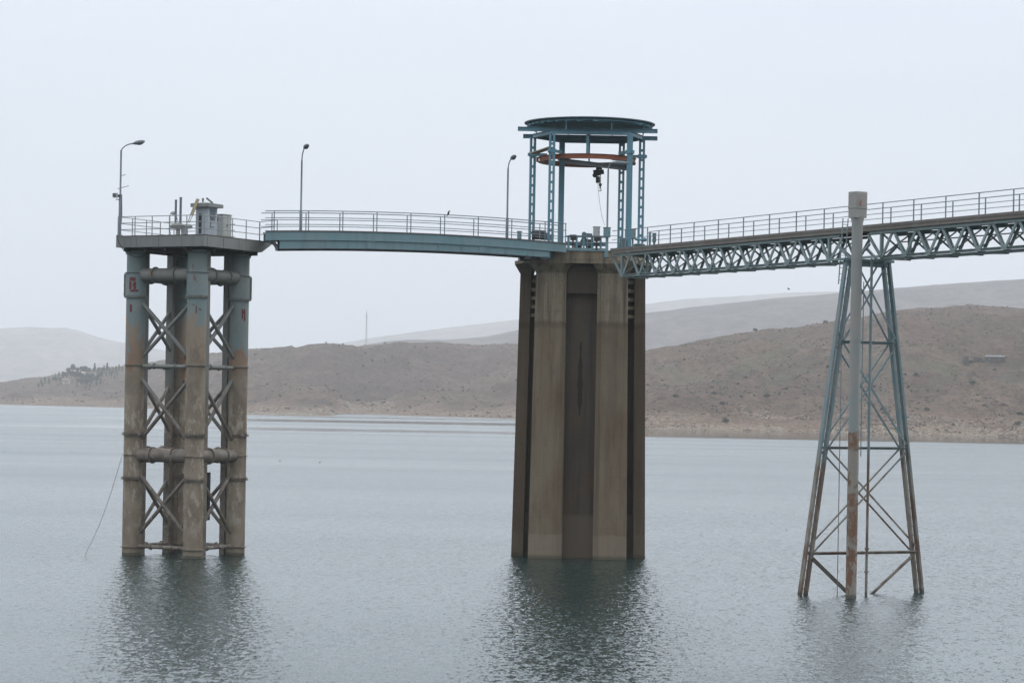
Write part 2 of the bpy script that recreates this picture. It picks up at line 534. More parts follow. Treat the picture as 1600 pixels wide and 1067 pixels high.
# ------------------------------------------------------------------ water
def watermat():
    b = NB('reservoir_water')
    x, y, z = b.xyz()

    def slopes(scale, sc, detail, dist=0.0):
        n = b.t.nodes.new('ShaderNodeTexNoise')
        n.inputs['Scale'].default_value = scale
        n.inputs['Detail'].default_value = detail
        n.inputs['Roughness'].default_value = 0.6
        n.inputs['Distortion'].default_value = dist
        b.t.links.new(b.mapping(sc), n.inputs['Vector'])
        sp = b.t.nodes.new('ShaderNodeSeparateColor')
        b.t.links.new(n.outputs['Color'], sp.inputs[0])
        return b.math('SUBTRACT', sp.outputs[0], 0.5), b.math('SUBTRACT', sp.outputs[1], 0.5)
    # chop lies in short crests; the slope of the surface is given directly
    ax, ay = slopes(WV1, (1.0, 0.40, 1), 3, 0.3)
    bx_, by = slopes(WV2, (1.0, 0.45, 1), 2)
    patch = b.ramp(b.noise(0.016, (0.5, 1.5, 1), detail=4), 0.3, 0.7, 0.72, 1.2)
    yy = b.math('ADD', y, b.math('MULTIPLY', b.math('SUBTRACT', b.noise(0.006, (1, 1, 1), detail=3), 0.5), 70.0))

    def lane(a0, a1, e=14):
        return b.math('MULTIPLY', b.ramp(yy, a0 - e, a0 + e), b.ramp(yy, a1 + e, a1 - e))
    calm = b.math('MAXIMUM', b.math('MULTIPLY', lane(690, 785), 0.9), lane(960, 1100))
    calm = b.math('MAXIMUM', calm, b.math('MULTIPLY', lane(1240, 1300), 0.8))
    calm = b.math('MULTIPLY', calm, b.ramp(x, -190, -95, 0, 0.8))
    shore = b.math('MULTIPLY', lane(710, 2000), b.ramp(x, 12, 30))
    calm = b.math('MAXIMUM', calm, shore)
    far = b.ramp(y, 95, 420)
    amp = b.math('MULTIPLY', b.math('MULTIPLY', patch, b.ramp(far, 0, 1, AMP0, AMP1)), b.ramp(calm, 0, 1, 1.0, 0.02))
    nx = b.math('MULTIPLY', b.math('ADD', ax, b.math('MULTIPLY', bx_, 0.8)), amp)
    ny = b.math('MULTIPLY', b.math('ADD', ay, b.math('MULTIPLY', by, 0.8)), b.math('MULTIPLY', amp, YR))
    ny = b.math('SUBTRACT', ny, b.math('MULTIPLY', b.ramp(calm, 0, 1, BIAS, 0.0), b.ramp(far, 0, 1, 1.35, 0.65)))      # of steep chop one sees mostly the near faces
    cb_ = b.t.nodes.new('ShaderNodeCombineXYZ')
    b.t.links.new(nx, cb_.inputs[0]); b.t.links.new(ny, cb_.inputs[1]); cb_.inputs[2].default_value = 1
    vn = b.t.nodes.new('ShaderNodeVectorMath'); vn.operation = 'NORMALIZE'
    b.t.links.new(cb_.outputs[0], vn.inputs[0])
    b.t.links.new(vn.outputs[0], b.bs.inputs['Normal'])
    # waves too small to resolve, seen far off: roughness
    rg_ = b.math('MULTIPLY', b.math('MULTIPLY', b.ramp(far, 0, 1, R0, R1), patch), b.ramp(calm, 0, 1, 1.0, 0.25))
    b.bs.inputs['IOR'].default_value = 1.333
    return b.done((0.008, 0.024, 0.022), rg_, 0, 0.5)


WV1, WV2, AMP0, AMP1, YR, R0, R1 = 11.0, 3.5, 1.1, 0.10, 0.55, 0.16, 0.22
BIAS = 0.045
M['water'] = watermat()
mb = MB()
mb.add([(-9000, -200, 0), (9000, -200, 0), (9000, 11500, 0), (-9000, 11500, 0)], [(0, 1, 2, 3)])
tag(mb.build('water', M['water'], origin=V(0, 0, 0)), kind='structure')


# ------------------------------------------------------------------ hills
def lerp(tab, x):
    if x <= tab[0][0]: return tab[0][1]
    for (a, b), (c, d) in zip(tab, tab[1:]):
        if x <= c:
            t = (x - a) / (c - a)
            return b + (d - b) * t
    return tab[-1][1]


def smooth(tab, x, r=14):
    return sum(lerp(tab, x + k * r / 3) * wt for k, wt in ((-3, .07), (-2, .12), (-1, .2), (0, .22), (1, .2), (2, .12), (3, .07)))


def unroll(pts):
    """photo points to (tangent x, elevation) pairs in photo pixels about the level view axis"""
    out = []
    for px, py in pts:
        u, v = px - 800.0, 533.5 - py
        out.append((u * CR - v * SR, u * SR + v * CR + HOR))
    return out


def fbm(x, y, o=5):
    return mnoise.fractal(V(x, y, 3.7), 0.9, 2.1, o)


class Hill:
    def __init__(s, ridge, shore, rdist, back, amp, seed, rough=1.0):
        s.ridge, s.shore, s.rdist, s.back, s.amp, s.seed, s.rough = unroll(ridge), shore, rdist, back, amp, seed, rough

    def z(s, xt, d):
        sh, rd = smooth(s.shore, xt), smooth(s.rdist, xt, 40)
        er = smooth(s.ridge, xt, 12)
        zr = EYE + er / FPX * rd
        X = xt / FPX * d
        if d <= sh:
            return max(-5.0, (d - sh) * 0.06)
        if d <= rd:
            t = (d - sh) / (rd - sh)
            f = 0.42 * t + 0.58 * (3 * t * t - 2 * t ** 3)
            zz = zr * f
            a = 4 * t * (1 - t)
            g = fbm(X / 190 + s.seed, d / 230 + s.seed)
            rg = abs(fbm(X / 85 + s.seed * 2, d / 260, 4))
            zz += s.amp * (a * (g * 0.9 - rg * 0.8)) + s.amp * 0.07 * s.rough * fbm(X / 14, d / 14 + s.seed, 3) * min(1, t * 8)
            return max(zz, 0.3 * min(1, t * 40))
        t = min(1, (d - rd) / s.back)
        return zr * (1 - 0.75 * t * t) - 2 * t + s.amp * 0.5 * t * fbm(X / 190 + s.seed, d / 230)

    def mesh(s, name, x0, x1, nx, nd, mat):
        vs, fs = [], []
        for i in range(nx + 1):
            xt = x0 + (x1 - x0) * i / nx
            sh, rd = smooth(s.shore, xt), smooth(s.rdist, xt, 40)
            ds = [sh - 60, sh - 5] + [sh + (rd - sh) * (k / nd) ** 1.25 for k in range(nd + 1)] + [rd + s.back * (k / 8) for k in range(1, 9)]
            for d in ds:
                vs.append((xt / FPX * d, d, s.z(xt, d)))
        m = nd + 11
        for i in range(nx):
            for k in range(m - 1):
                fs.append((i * m + k, (i + 1) * m + k, (i + 1) * m + k + 1, i * m + k + 1))
        mbh = MB()
        mbh.add(vs, fs, 0, True)
        o = mbh.build(name, mat, origin=V(0, 0, 0))
        return tag(o, kind='structure')

    def find(s, px, py):
        """where the sight line through a measured point of the photo meets this hillside"""
        u, v = px - 800.0, 533.5 - py
        xt, el = u * CR - v * SR, u * SR + v * CR + HOR
        sh, rd = smooth(s.shore, xt), smooth(s.rdist, xt, 40)
        d = sh
        while d < rd:
            if (s.z(xt, d) - EYE) / d * FPX >= el: break
            d += 2.0
        return V(xt / FPX * d, d, s.z(xt, d))


def hillmat(name, ca, cb, cgreen, gamt, rocks, shrub, zshore=14.0, fine=0.25, red=(0.19, 0.125, 0.10), gband=False):
    b = NB(name)
    x, y, z = b.xyz()
    c = b.mix(b.ramp(b.noise(0.006, (1, 0.7, 1), detail=8, rough=0.65), 0.43, 0.57), ca, cb)
    c = b.mix(b.ramp(b.noise(0.0035, (1, 0.5, 1), detail=5), 0.5, 0.62, 0, 0.45), c, tuple(q * 0.7 for q in ca))
    c = b.mix(b.ramp(b.noise(0.012, (1, 0.6, 2), detail=8, rough=0.7), 0.56, 0.68, 0, gamt), c, cgreen)
    c = b.mix(b.ramp(b.noise(fine, (1, 0.35, 1), detail=8, rough=0.8), 0.44, 0.6, 0, 0.8), c, tuple(q * 0.42 for q in ca))
    c = b.mix(b.ramp(b.noise(fine * 0.35, (1, 0.3, 1), detail=8, rough=0.75), 0.52, 0.7, 0, 0.6), c, tuple(min(1, q * 1.45) for q in cb))
    if gband:                                # greener grass on the middle slope
        gz_ = b.math('ADD', z, b.math('MULTIPLY', b.noise(0.012, detail=5), 26))
        k = b.math('MULTIPLY', b.ramp(gz_, 28, 34), b.ramp(gz_, 58, 44))
        k = b.math('MULTIPLY', k, b.ramp(b.noise(0.05, (1, 0.5, 1), detail=7, rough=0.75), 0.45, 0.62, 0.0, 0.7))
        k = b.math('MULTIPLY', k, b.ramp(x, 40, 110))
        c = b.mix(k, c, (0.092, 0.10, 0.06))
    # faint animal tracks and bedding running aslant the slope
    sl = b.math('ADD', b.math('ADD', b.math('MULTIPLY', z, 0.55), b.math('MULTIPLY', x, 0.10)), b.math('MULTIPLY', b.noise(0.02, detail=5), 9.0))
    tr = b.math('ABSOLUTE', b.math('SUBTRACT', b.math('FRACT', sl), 0.5))
    c = b.mix(b.math('MULTIPLY', b.ramp(tr, 0.16, 0.04), b.ramp(b.noise(0.015, detail=4), 0.45, 0.62, 0, 0.45)), c, tuple(min(1, q * 1.35) for q in cb))
    # drawn-down foreshore: bare red-brown earth and stones
    zn = b.math('ADD', z, b.math('MULTIPLY', b.noise(0.02, detail=6), 14))
    sh = b.ramp(zn, zshore + 4, zshore - 2)
    stone = b.mix(b.ramp(b.noise(0.55, (1, 0.3, 1), detail=6, rough=0.8), 0.47, 0.56), red, (0.36, 0.30, 0.23))
    c = b.mix(b.math('MULTIPLY', sh, rocks), c, stone)
    # low scrub
    v2 = b.voronoi(0.42, (1, 0.6, 1))
    c = b.mix(b.math('MULTIPLY', b.math('MULTIPLY', b.ramp(v2, 0.36, 0.22), b.ramp(b.noise(0.05, detail=5), 0.42, 0.56)), shrub * 0.9), c, (0.05, 0.052, 0.038))
    v = b.voronoi(0.16, (1, 0.8, 1))
    keep = b.ramp(b.noise(0.03, detail=4), 0.45, 0.55)
    c = b.mix(b.math('MULTIPLY', b.math('MULTIPLY', b.ramp(v, 0.24, 0.16), keep), shrub), c, (0.045, 0.052, 0.035))
    b.bump(b.noise(0.25, detail=8, rough=0.7), 2.2, 1.0)
    return b.done(c, 0.95, 0, 0.1)


H1 = Hill([(-500, 640), (-300, 618), (-100, 607), (0, 597), (60, 590), (120, 581), (200, 571), (300, 556), (350, 549), (400, 544), (450, 543), (500, 545),
           (560, 540), (620, 537), (690, 539), (740, 544), (780, 542), (830, 540), (900, 536), (1000, 548), (1100, 560), (1200, 580), (1500, 600)],
          [(-1300, 2300), (-800, 2030), (-600, 1870), (-470, 1560), (-420, 1345), (-330, 1330), (-285, 1350), (-255, 1560), (-200, 1540), (-100, 1450), (0, 1370), (120, 1300), (300, 1300), (600, 1250)],
          [(-1300, 2900), (-600, 2700), (-400, 2400), (-200, 2300), (100, 2200), (600, 2200)], 900, 15, 1.3)
H2 = Hill([(850, 690), (880, 650), (910, 610), (950, 575), (1010, 548), (1060, 540), (1130, 524), (1180, 517), (1250, 510), (1320, 500), (1400, 485), (1450, 480),
           (1520, 477), (1560, 480), (1600, 484), (1700, 495), (1900, 500), (2200, 470)],
          [(20, 1330), (70, 1200), (110, 1050), (150, 950), (210, 915), (400, 930), (600, 885), (800, 855), (1000, 830), (1400, 800)],
          [(20, 1460), (150, 1500), (300, 1580), (800, 1600), (1400, 1500)], 700, 15, 7.9)
H3 = Hill([(-300, 640), (400, 620), (480, 570), (530, 549), (560, 541), (600, 534), (640, 530.5), (700, 531), (760, 526), (812, 515), (860, 508), (910, 500), (1010, 489),
           (1100, 478), (1200, 467), (1300, 459), (1400, 450), (1500, 442), (1600, 436), (1800, 428), (2300, 440)],
          [(-1300, 2950), (1400, 2600)], [(-1300, 4300), (1400, 3900)], 1500, 7, 3.1, 1)
H4 = Hill([(-700, 560), (-300, 530), (-100, 520), (0, 513), (50, 510.5), (85, 513), (100, 511.5), (125, 517), (150, 526), (172, 532), (195, 535), (250, 546), (300, 556), (360, 572), (420, 580),
           (440, 556), (480, 546), (540, 535), (600, 525), (700, 512), (812, 499), (910, 486), (1010, 475), (1070, 467), (1150, 463), (1230, 457), (1300, 455.5),
           (1400, 453), (1600, 445), (2300, 450)],
          [(-1500, 6500), (1400, 6500)], [(-1500, 8800), (-300, 8800), (-200, 8200), (1400, 8200)], 1200, 18, 5.5, 1)

M['hill_mid'] = hillmat('dry_hillside', (0.0997, 0.0703, 0.0533), (0.1469, 0.1031, 0.0754), (0.0668, 0.061, 0.0416), 0.5, 0.6, 0.6, 12, red=(0.1749, 0.1058, 0.0774))
M['hill_near'] = hillmat('dry_scrub_hillside', (0.1113, 0.075, 0.0533), (0.1558, 0.1078, 0.0754), (0.0757, 0.0672, 0.0358), 0.6, 0.8, 0.7, 10, red=(0.1961, 0.1156, 0.0774), gband=True)
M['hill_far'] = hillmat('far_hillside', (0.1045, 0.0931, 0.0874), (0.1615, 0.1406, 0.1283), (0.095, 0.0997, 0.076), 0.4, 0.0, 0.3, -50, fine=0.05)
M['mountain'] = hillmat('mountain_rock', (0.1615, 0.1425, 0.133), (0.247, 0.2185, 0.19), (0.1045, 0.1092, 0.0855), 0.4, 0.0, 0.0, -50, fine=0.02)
H1.mesh('hills', -1300, 620, 380, 90, M['hill_mid'])
H2.mesh('hillside', 25, 1400, 320, 130, M['hill_near'])
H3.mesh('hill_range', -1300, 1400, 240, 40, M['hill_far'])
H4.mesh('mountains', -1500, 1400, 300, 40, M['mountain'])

# ------------------------------------------------------------------ haze
def haze():
    mb = MB()
    x0, x1, y0, y1, z0, z1 = -8000, 8000, -150, 11000, -8, 760
    mb.prism([(x0, y0, z0), (x1, y0, z0), (x1, y1, z0), (x0, y1, z0)], [(x0, y0, z1), (x1, y0, z1), (x1, y1, z1), (x0, y1, z1)])
    m = bpy.data.materials.new('haze_air')
    m.use_nodes = True
    t = m.node_tree
    t.nodes.clear()
    out = t.nodes.new('ShaderNodeOutputMaterial')
    pv = t.nodes.new('ShaderNodeVolumePrincipled')
    pv.inputs['Color'].default_value = (0.985, 0.99, 1.0, 1)
    pv.inputs['Density'].default_value = HAZE
    pv.inputs['Anisotropy'].default_value = 0.0
    t.links.new(pv.outputs[0], out.inputs['Volume'])
    o = mb.build('haze', m, origin=V(0, 0, 0))
    tag(o, kind='stuff')


HAZE = 1.5e-4
haze()

# ------------------------------------------------------------------ railings
def railing(name, path, heights, spacing, mat, parent=None, pw=0.05, rr=0.022, label=None, cat=None, group=None, post_at=None, mids=True, top_ext=0.0):
    """posts and rails along a 3D path (base line); returns the railing object holding its posts and rails"""
    path = [Vector(q) for q in path]
    seg = [(path[i + 1] - path[i]).length for i in range(len(path) - 1)]
    tot = sum(seg)

    def at(s):
        for i, L in enumerate(seg):
            if s <= L + 1e-6 or i == len(seg) - 1:
                return path[i] + (path[i + 1] - path[i]) * (s / L)
            s -= L
    rails = []
    if parent is None:
        root = empty(name, path[0], label, cat, group)
        holder = root
    else:
        holder = None
    n = max(1, round(tot / spacing))
    stations = post_at if post_at is not None else [tot * i / n for i in range(n + 1)]
    if parent is not None:
        mb = MB()
        k = len(path)
        mb.tube([q + V(0, 0, heights[-1]) for q in path], rr * 1.15, 6)
        holder = mb.build(name, mat, parent)
    for h in heights if parent is None else heights[:-1]:
        mb = MB()
        mb.tube([q + V(0, 0, h) for q in path], rr, 6)
        mb.build('rail', mat, holder)
    for s in stations:
        p = at(s)
        mb = MB()
        mb.box((p.x, p.y, p.z + heights[-1] / 2 - 0.02), (pw, pw, heights[-1] - 0.01))
        mb.box((p.x, p.y, p.z + 0.012), (pw * 2.2, pw * 2.2, 0.02))
        mb.build('post', mat, holder)
    return holder


# ------------------------------------------------------------------ valve tower on four pipe columns
al = R(28)
E1, E2 = V(-math.cos(al), math.sin(al), 0), V(math.sin(al), math.cos(al), 0)
F0 = V(-17.03, 139.0, 0)
TZ = 17.92
corner = [F0, F0 + E1 * 6.0, F0 + E1 * 6.0 + E2 * 6.9, F0 + E2 * 6.9]
vt = empty('valve_tower', F0 + E1 * 3 + E2 * 3, 'grey steel tower of four flanged pipe columns under a square railed platform', 'tower')
# platform slab with fascia; the corner that carries the footbridge is cut back underneath
mb = MB()
top = [q + V(0, 0, TZ) for q in corner]
bot = [F0, F0 + E1 * 6.0, F0 + E1 * 6.0 + E2 * 6.4, F0 + E1 * 1.2 + E2 * 6.3, F0 + E2 * 5.7]
mid = [F0, F0 + E1 * 6.0, F0 + E1 * 6.0 + E2 * 6.9, F0 + E1 * 1.2 + E2 * 6.9, F0 + E2 * 6.9]
mb.prism([q + V(0, 0, TZ - 0.62) for q in bot], [q + V(0, 0, TZ - 0.03) for q in mid])
# fascia joints
plat = mb.build('platform', M['fascia'], vt)
for t_ in (0.02, 1.55, 3.1, 4.6):
    for a_, b_, tt in ((F0, E1, t_), (F0, E2, t_ + 0.3)):
        nrm = -E2 if b_ is E1 else -E1
        p_ = a_ + b_ * tt + nrm * 0.012
        mb = MB()
        mb.bar(p_ + V(0, 0, TZ - 0.6), p_ + V(0, 0, TZ - 0.05), 0.04, 0.02, side=b_)
        mb.build('joint_strip', M['fascia'], plat)
mb = MB()
mb.prism([q * 1 + V(0, 0, TZ - 0.028) - (q - (F0 + E1 * 3 + E2 * 3.4)) * 0.002 for q in corner], [q + V(0, 0, TZ + 0.03) + (q - (F0 + E1 * 3 + E2 * 3.4)) * 0.006 for q in corner])
mb.build('deck_plate', M['deckwood'], vt)
mb = MB()
for k in (1.4, 2.8, 4.2, 5.6):
    mb.bar(F0 + E1 * 0.25 + E2 * k + V(0, 0, TZ - 0.72), F0 + E1 * 5.8 + E2 * k + V(0, 0, TZ - 0.72), 0.12, 0.2)
    mb.bar(F0 + E2 * 0.25 + E1 * k + V(0, 0, TZ - 0.735), F0 + E2 * 5.6 + E1 * k + V(0, 0, TZ - 0.735), 0.12, 0.18)
mb.build('floor_beams', M['dark'], vt)

CB = F0 + E1 * 1.4 + E2 * 1.4
cols = [CB, CB + E1 * 4.2, CB + E1 * 4.2 + E2 * 4.2, CB + E2 * 4.2]
findir = [E2, E2, -E2, E1]
RAD = 0.54
lean = 0.0
for ci, c in enumerate(cols):
    mb = MB()
    prof = [(RAD, -3), (RAD, 14.55), (RAD + 0.05, 14.56), (RAD + 0.055, 15.9), (RAD, 15.91), (RAD, 17.0), (RAD + 0.03, 17.02), (RAD + 0.1, 17.1), (RAD + 0.1, 17.19)]
    mb.lathe(c, prof, 32, smooth=True)
    fd = findir[ci]
    co = mb.build('column', M['column'], vt)
    for z_, rr_, th_ in ((14.6, 0.11, 0.05), (14.52, 0.11, 0.05), (10.72, 0.1, 0.035), (9.5, 0.012, 0.03), (6.85, 0.13, 0.05), (6.77, 0.13, 0.05), (5.65, 0.09, 0.03), (4.36, 0.13, 0.05), (4.28, 0.13, 0.05), (0.46, 0.12, 0.03), (15.92, 0.12, 0.03), (16.98, 0.07, 0.04)):
        fl = MB()
        fl.lathe(c + V(0, 0, z_), [(RAD - 0.01, 0), (RAD + rr_, 0.002), (RAD + rr_, th_), (RAD - 0.01, th_ + 0.002)], 32)
        if th_ == 0.05:
            for k in range(20):
                t_ = 2 * math.pi * k / 20
                fl.bar(c + V(math.cos(t_) * (RAD + 0.02), math.sin(t_) * (RAD + 0.02), z_ + 0.05), c + V(math.cos(t_) * (RAD + 0.02), math.sin(t_) * (RAD + 0.02), z_ + 0.13), 0.02, 0.06)
        fl.build('flange', M['brace'], co)
    # upright channel behind each column that the braces bolt to
    fn = MB()
    fc = c + fd * 0.82
    fn.box((fc.x, fc.y, 7.1), (0.34, 0.40, 20.2), rz=math.atan2(fd.y, fd.x))
    fn.build('guide_channel', M['brace'], vt)
# sleeve clamp ears with bolts at the outer sides of the left and right sleeves
for c, dx in ((cols[1], -1), (cols[3], 1)):
    mb = MB()
    mb.box((c.x + dx * (RAD + 0.1), c.y, 15.23), (0.1, 0.05, 1.3))
    for k in range(3):
        mb.box((c.x + dx * (RAD + 0.13), c.y - 0.04, 14.75 + k * 0.48), (0.05, 0.06, 0.07))
    mb.build('clamp_ear', M['brace'], vt)


def cross_pipe(a, b, z, r, fr):
    mb = MB()
    d = (b - a).normalized()
    L = (b - a).length
    mb.tube([a + V(0, 0, z), b + V(0, 0, z)], r, 20, cap=False)
    o = mb.build('cross_pipe', M['pipe'], vt)
    for s_ in (0.33, 0.68):
        fl = MB()
        p = a + d * L * s_ + V(0, 0, z)
        fl.tube([p - d * 0.035, p + d * 0.035], r + fr, 20, smooth=False)
        fl.build('flange', M['brace'], o)


for i in range(4):
    a, b = cols[i], cols[(i + 1) % 4]
    for z_, r_, f_ in ((15.82, 0.37, 0.09), (5.68, 0.385, 0.09), (10.68, 0.11, 0.06), (0.52, 0.11, 0.06)):
        cross_pipe(a, b, z_, r_, f_)
    d = (b - a).normalized()
    nrm = d.cross(V(0, 0, 1))
    for z0_, z1_ in ((11.25, 14.2), (6.6, 9.95), (1.3, 4.55)):
        off = nrm * (0.0)
        pa, pb = a + d * 0.5, b - d * 0.5
        mb = MB(); mb.tube([pa + V(0, 0, z0_), pb + V(0, 0, z1_)], 0.11, 8); mb.build('brace', M['brace'], vt)
        mb = MB(); mb.tube([pa + nrm * 0.1 + V(0, 0, z1_), pb + nrm * 0.1 + V(0, 0, z0_)], 0.11, 8); mb.build('brace', M['brace'], vt)
        mb = MB()
        pc = (a + b) / 2 + nrm * 0.05 + V(0, 0, (z0_ + z1_) / 2)
        mb.bar(pc - V(0, 0, 0.2), pc + V(0, 0, 0.2), 0.34, 0.03, side=d)
        mb.build('gusset', M['brace'], vt)
# gate leaf hanging in the middle and valve stem
mb = MB()
ctr = F0 + E1 * 2.2 + E2 * 3.2
mb.box((ctr.x + 0.35, ctr.y, 3.4), (0.34, 0.25, 2.7), rz=-0.3)
mb.build('hanging_gate', M['dark'], vt)
bc = cols[2]
mb = MB()
for dx in (-0.13, 0.13):
    mb.bar(V(bc.x + 0.05 + dx, bc.y - RAD - 0.12, -1), V(bc.x + 0.05 + dx, bc.y - RAD - 0.12, 17.2), 0.035, 0.035)
for k in range(60):
    zz = 0.2 + k * 0.285
    mb.bar(V(bc.x - 0.08, bc.y - RAD - 0.12, zz), V(bc.x + 0.18, bc.y - RAD - 0.12, zz), 0.02, 0.02)
mb.build('ladder', M['brace'], vt)
# red sprayed marks on the sleeves: thin curved paint layers
def paint_on(c, az0, az1, blobs, seed):
    rnd = random.Random(seed)
    mb = MB()
    for (t0, t1, za, zb) in blobs:
        n = 6
        vs = []
        for i in range(n + 1):
            t = t0 + (t1 - t0) * i / n
            jl, jh = rnd.uniform(-0.04, 0.05), rnd.uniform(-0.05, 0.05)
            rr_ = (RAD + 0.062) if za > 14.6 else RAD + 0.008
            for z_ in (za + jl, zb + jh):
                vs.append((c.x + rr_ * math.cos(t), c.y + rr_ * math.sin(t), z_))
        mb.add(vs, [(2 * i, 2 * i + 2, 2 * i + 3, 2 * i + 1) for i in range(n)], 0, True)
    mb.build('sprayed_mark', M['redpaint'], vt)


front = -math.pi / 2
paint_on(cols[1], 0, 0, [(front - 0.5, front + 0.1, 15.45, 15.68), (front - 0.55, front - 0.28, 14.98, 15.44), (front - 0.1, front + 0.14, 14.97, 15.44), (front - 0.2, front - 0.02, 15.15, 15.3), (front - 0.45, front + 0.38, 14.85, 14.96)], 1)
paint_on(cols[1], 0, 0, [(front - 0.5, front - 0.25, 13.7, 14.15)], 2)
paint_on(cols[0], 0, 0, [(front + 0.0, front + 0.12, 13.65, 14.05), (front + 0.35, front + 0.6, 13.8, 13.9)], 3)
paint_on(cols[3], 0, 0, [(front + 0.35, front + 0.52, 13.5, 14.05), (front + 0.6, front + 0.8, 13.35, 14.05), (front + 0.45, front + 0.65, 13.75, 13.95)], 4)

# platform railing
inset = 0.07
c2 = [F0 + E1 * inset + E2 * inset, F0 + E1 * (6 - inset) + E2 * inset, F0 + E1 * (6 - inset) + E2 * 6.75, F0 + E1 * inset + E2 * 5.55, F0 + E1 * inset + E2 * inset]
pr = empty('platform_railing', c2[0] + V(0, 0, TZ), 'grey three-rail railing round the square platform of the pipe-column tower', 'railing')
for i, (p_, q_) in enumerate([(c2[0], c2[1]), (c2[1], c2[2]), (c2[2], F0 + E1 * 2.6 + E2 * 6.75), (c2[3], c2[0])]):
    L = (q_ - p_).length
    n = round(L / 1.22)
    mb = MB()
    for h_ in (0.38, 0.74, 1.1):
        mb.tube([p_ + V(0, 0, TZ + h_), q_ + V(0, 0, TZ + h_)], 0.022, 6)
    mb.build('rail_section', M['prail'], pr)
    for k in range(n if i < 3 else n):
        pp = p_ + (q_ - p_) * k / n
        m2 = MB(); m2.box((pp.x, pp.y, TZ + 0.56), (0.05, 0.05, 1.09)); m2.box((pp.x, pp.y, TZ + 0.04), (0.11, 0.11, 0.02)); m2.build('post', M['prail'], pr)
# short stepped rail that leads on to the footbridge
mb = MB()
sA, sB = c2[3], c2[3] + V(0.95, 0.5, 0)
for h_ in (0.38, 0.74, 1.1):
    mb.tube([sA + V(0, 0, TZ + h_), sB + V(0, 0, TZ + h_ + 0.16)], 0.022, 6)
mb.build('rail_section', M['prail'], pr)
for pp, e_ in ((sA, 0), (sB, 0.16)):
    m2 = MB(); m2.box((pp.x, pp.y, TZ + 0.56 + e_ / 2), (0.05, 0.05, 1.09 + e_)); m2.build('post', M['prail'], pr)


# ------------------------------------------------------------------ lamps
def lamp(base, hgt, arm, head_dir, label, thick_h=1.25, head_len=0.62, rise=0.5, reach=1.1, mat=None, mtl=None):
    root = empty('street_lamp', base, label, 'lamp', 'street lamps along the walkway')
    mtl = mtl or M['lamp']
    b = Vector(base)
    m = MB()
    m.tube([b, b + V(0, 0, thick_h), b + V(0, 0, thick_h + 0.02), b + V(0, 0, hgt)], [0.085, 0.085, 0.055, 0.05], 10)
    m.box((b.x, b.y, b.z + 0.015), (0.3, 0.3, 0.03))
    m.build('pole', mtl, root)
    hd = Vector(head_dir).normalized()
    m = MB()
    pts = []
    for k in range(9):
        t = k / 8
        ang = t * math.pi / 2
        pts.append(b + V(0, 0, hgt - 0.1) + V(0, 0, rise * (math.sin(ang))) + hd * reach * (1 - math.cos(ang)) * 0.9 + V(0, 0, 0.12 * t))
    m.tube(pts, 0.032, 8)
    m.build('arm', mtl, root)
    e = pts[-1]
    tilt = hd * 1.0 + V(0, 0, 0.22 if head_len < 0.9 else 0.0)
    rot = tilt.to_track_quat('X', 'Z').to_matrix()
    m = MB()
    m.ball(e + tilt.normalized() * head_len * 0.5, (head_len * 0.56, 0.15, 0.12), 14, rot=rot)
    m.tube([e - tilt.normalized() * 0.08, e + tilt.normalized() * 0.14], [0.045, 0.06], 8)
    hh = m.build('lamp_head', M['grey'], root)
    m = MB()
    m.ball(e + tilt.normalized() * head_len * 0.58 - V(0, 0, 0.05), (head_len * 0.34, 0.115, 0.11), 12, rot=rot)
    m.build('lamp_glass', M['glass'], hh)
    return root


l1 = lamp(P(187, 368, 141.0), 4.75, 0, (1, 0.1, 0), 'street lamp on the pipe tower platform, its tall pole carrying a small floodlight', thick_h=2.1, rise=0.38, reach=0.75)
lamp(V(P(469.5, 360.5, 143.6).x, 143.7, 18.45), 4.1, 0, (0.35, -0.94, 0), 'slim street lamp rising from the left end of the arched footbridge', rise=0.62, reach=0.62)
lamp(V(P(792, 372, 145.6).x, 145.6, 18.35), 4.1, 0, (0.35, -0.94, 0), 'slim street lamp on the arched footbridge just left of the blue crane frame', rise=0.5, reach=0.6)
l4 = lamp(V(P(948, 402, 143.8).x, 143.8, 17.3), 5.05, 0, (1, 0.05, 0), 'street lamp standing between the blue crane columns, its pole passing a grey junction box', thick_h=1.5, rise=0.35, reach=0.2, head_len=0.95)
# twigs of bare conduit on the platform lamp
mb = MB()
a0 = P(188, 275.5, 141.0)
mb.tube([a0, a0 + V(0.3, 0, 0.1)], 0.016, 6)
a1 = P(187, 294.5, 141.0)
mb.tube([a1 - V(0.12, 0, 0.03), a1 + V(0.5, 0, 0.15)], 0.018, 6)
mb.build('rung', M['lamp'], l1)
mb = MB()
a2 = P(186, 318, 141.0)
mb.tube([a2 + V(0.13, -0.02, 0.5), a2 + V(0.16, -0.02, -0.6), a2 + V(0.13, -0.02, -1.1), a2 + V(0.05, -0.02, -1.5)], 0.04, 8)
mb.build('conduit', M['lamp'], l1)
fo = empty('floodlight', P(184, 306, 140.9), 'small square floodlight clamped to the pole of the platform street lamp', 'floodlight')
mb = MB(); c = P(180.5, 305.5, 140.9); mb.box(c, (0.24, 0.2, 0.25), 0.4); mb.build('housing', M['cream'], fo)
mb = MB(); mb.box(P(185.3, 306.3, 140.95), (0.18, 0.12, 0.14)); mb.bar(P(181, 312, 140.95), P(187, 312, 140.95), 0.04, 0.04); mb.build('bracket', M['dark'], fo)
mb = MB(); k = c + V(-0.05, -0.13, 0); mb.box(k, (0.19, 0.03, 0.19), 0.4); mb.build('lens', M['glass'], fo)

# ------------------------------------------------------------------ things on the platform
def pf(px, d):
    return V((px - 800 - (533.5 - 367) * SR) / FPX * d, d, TZ + 0.03)


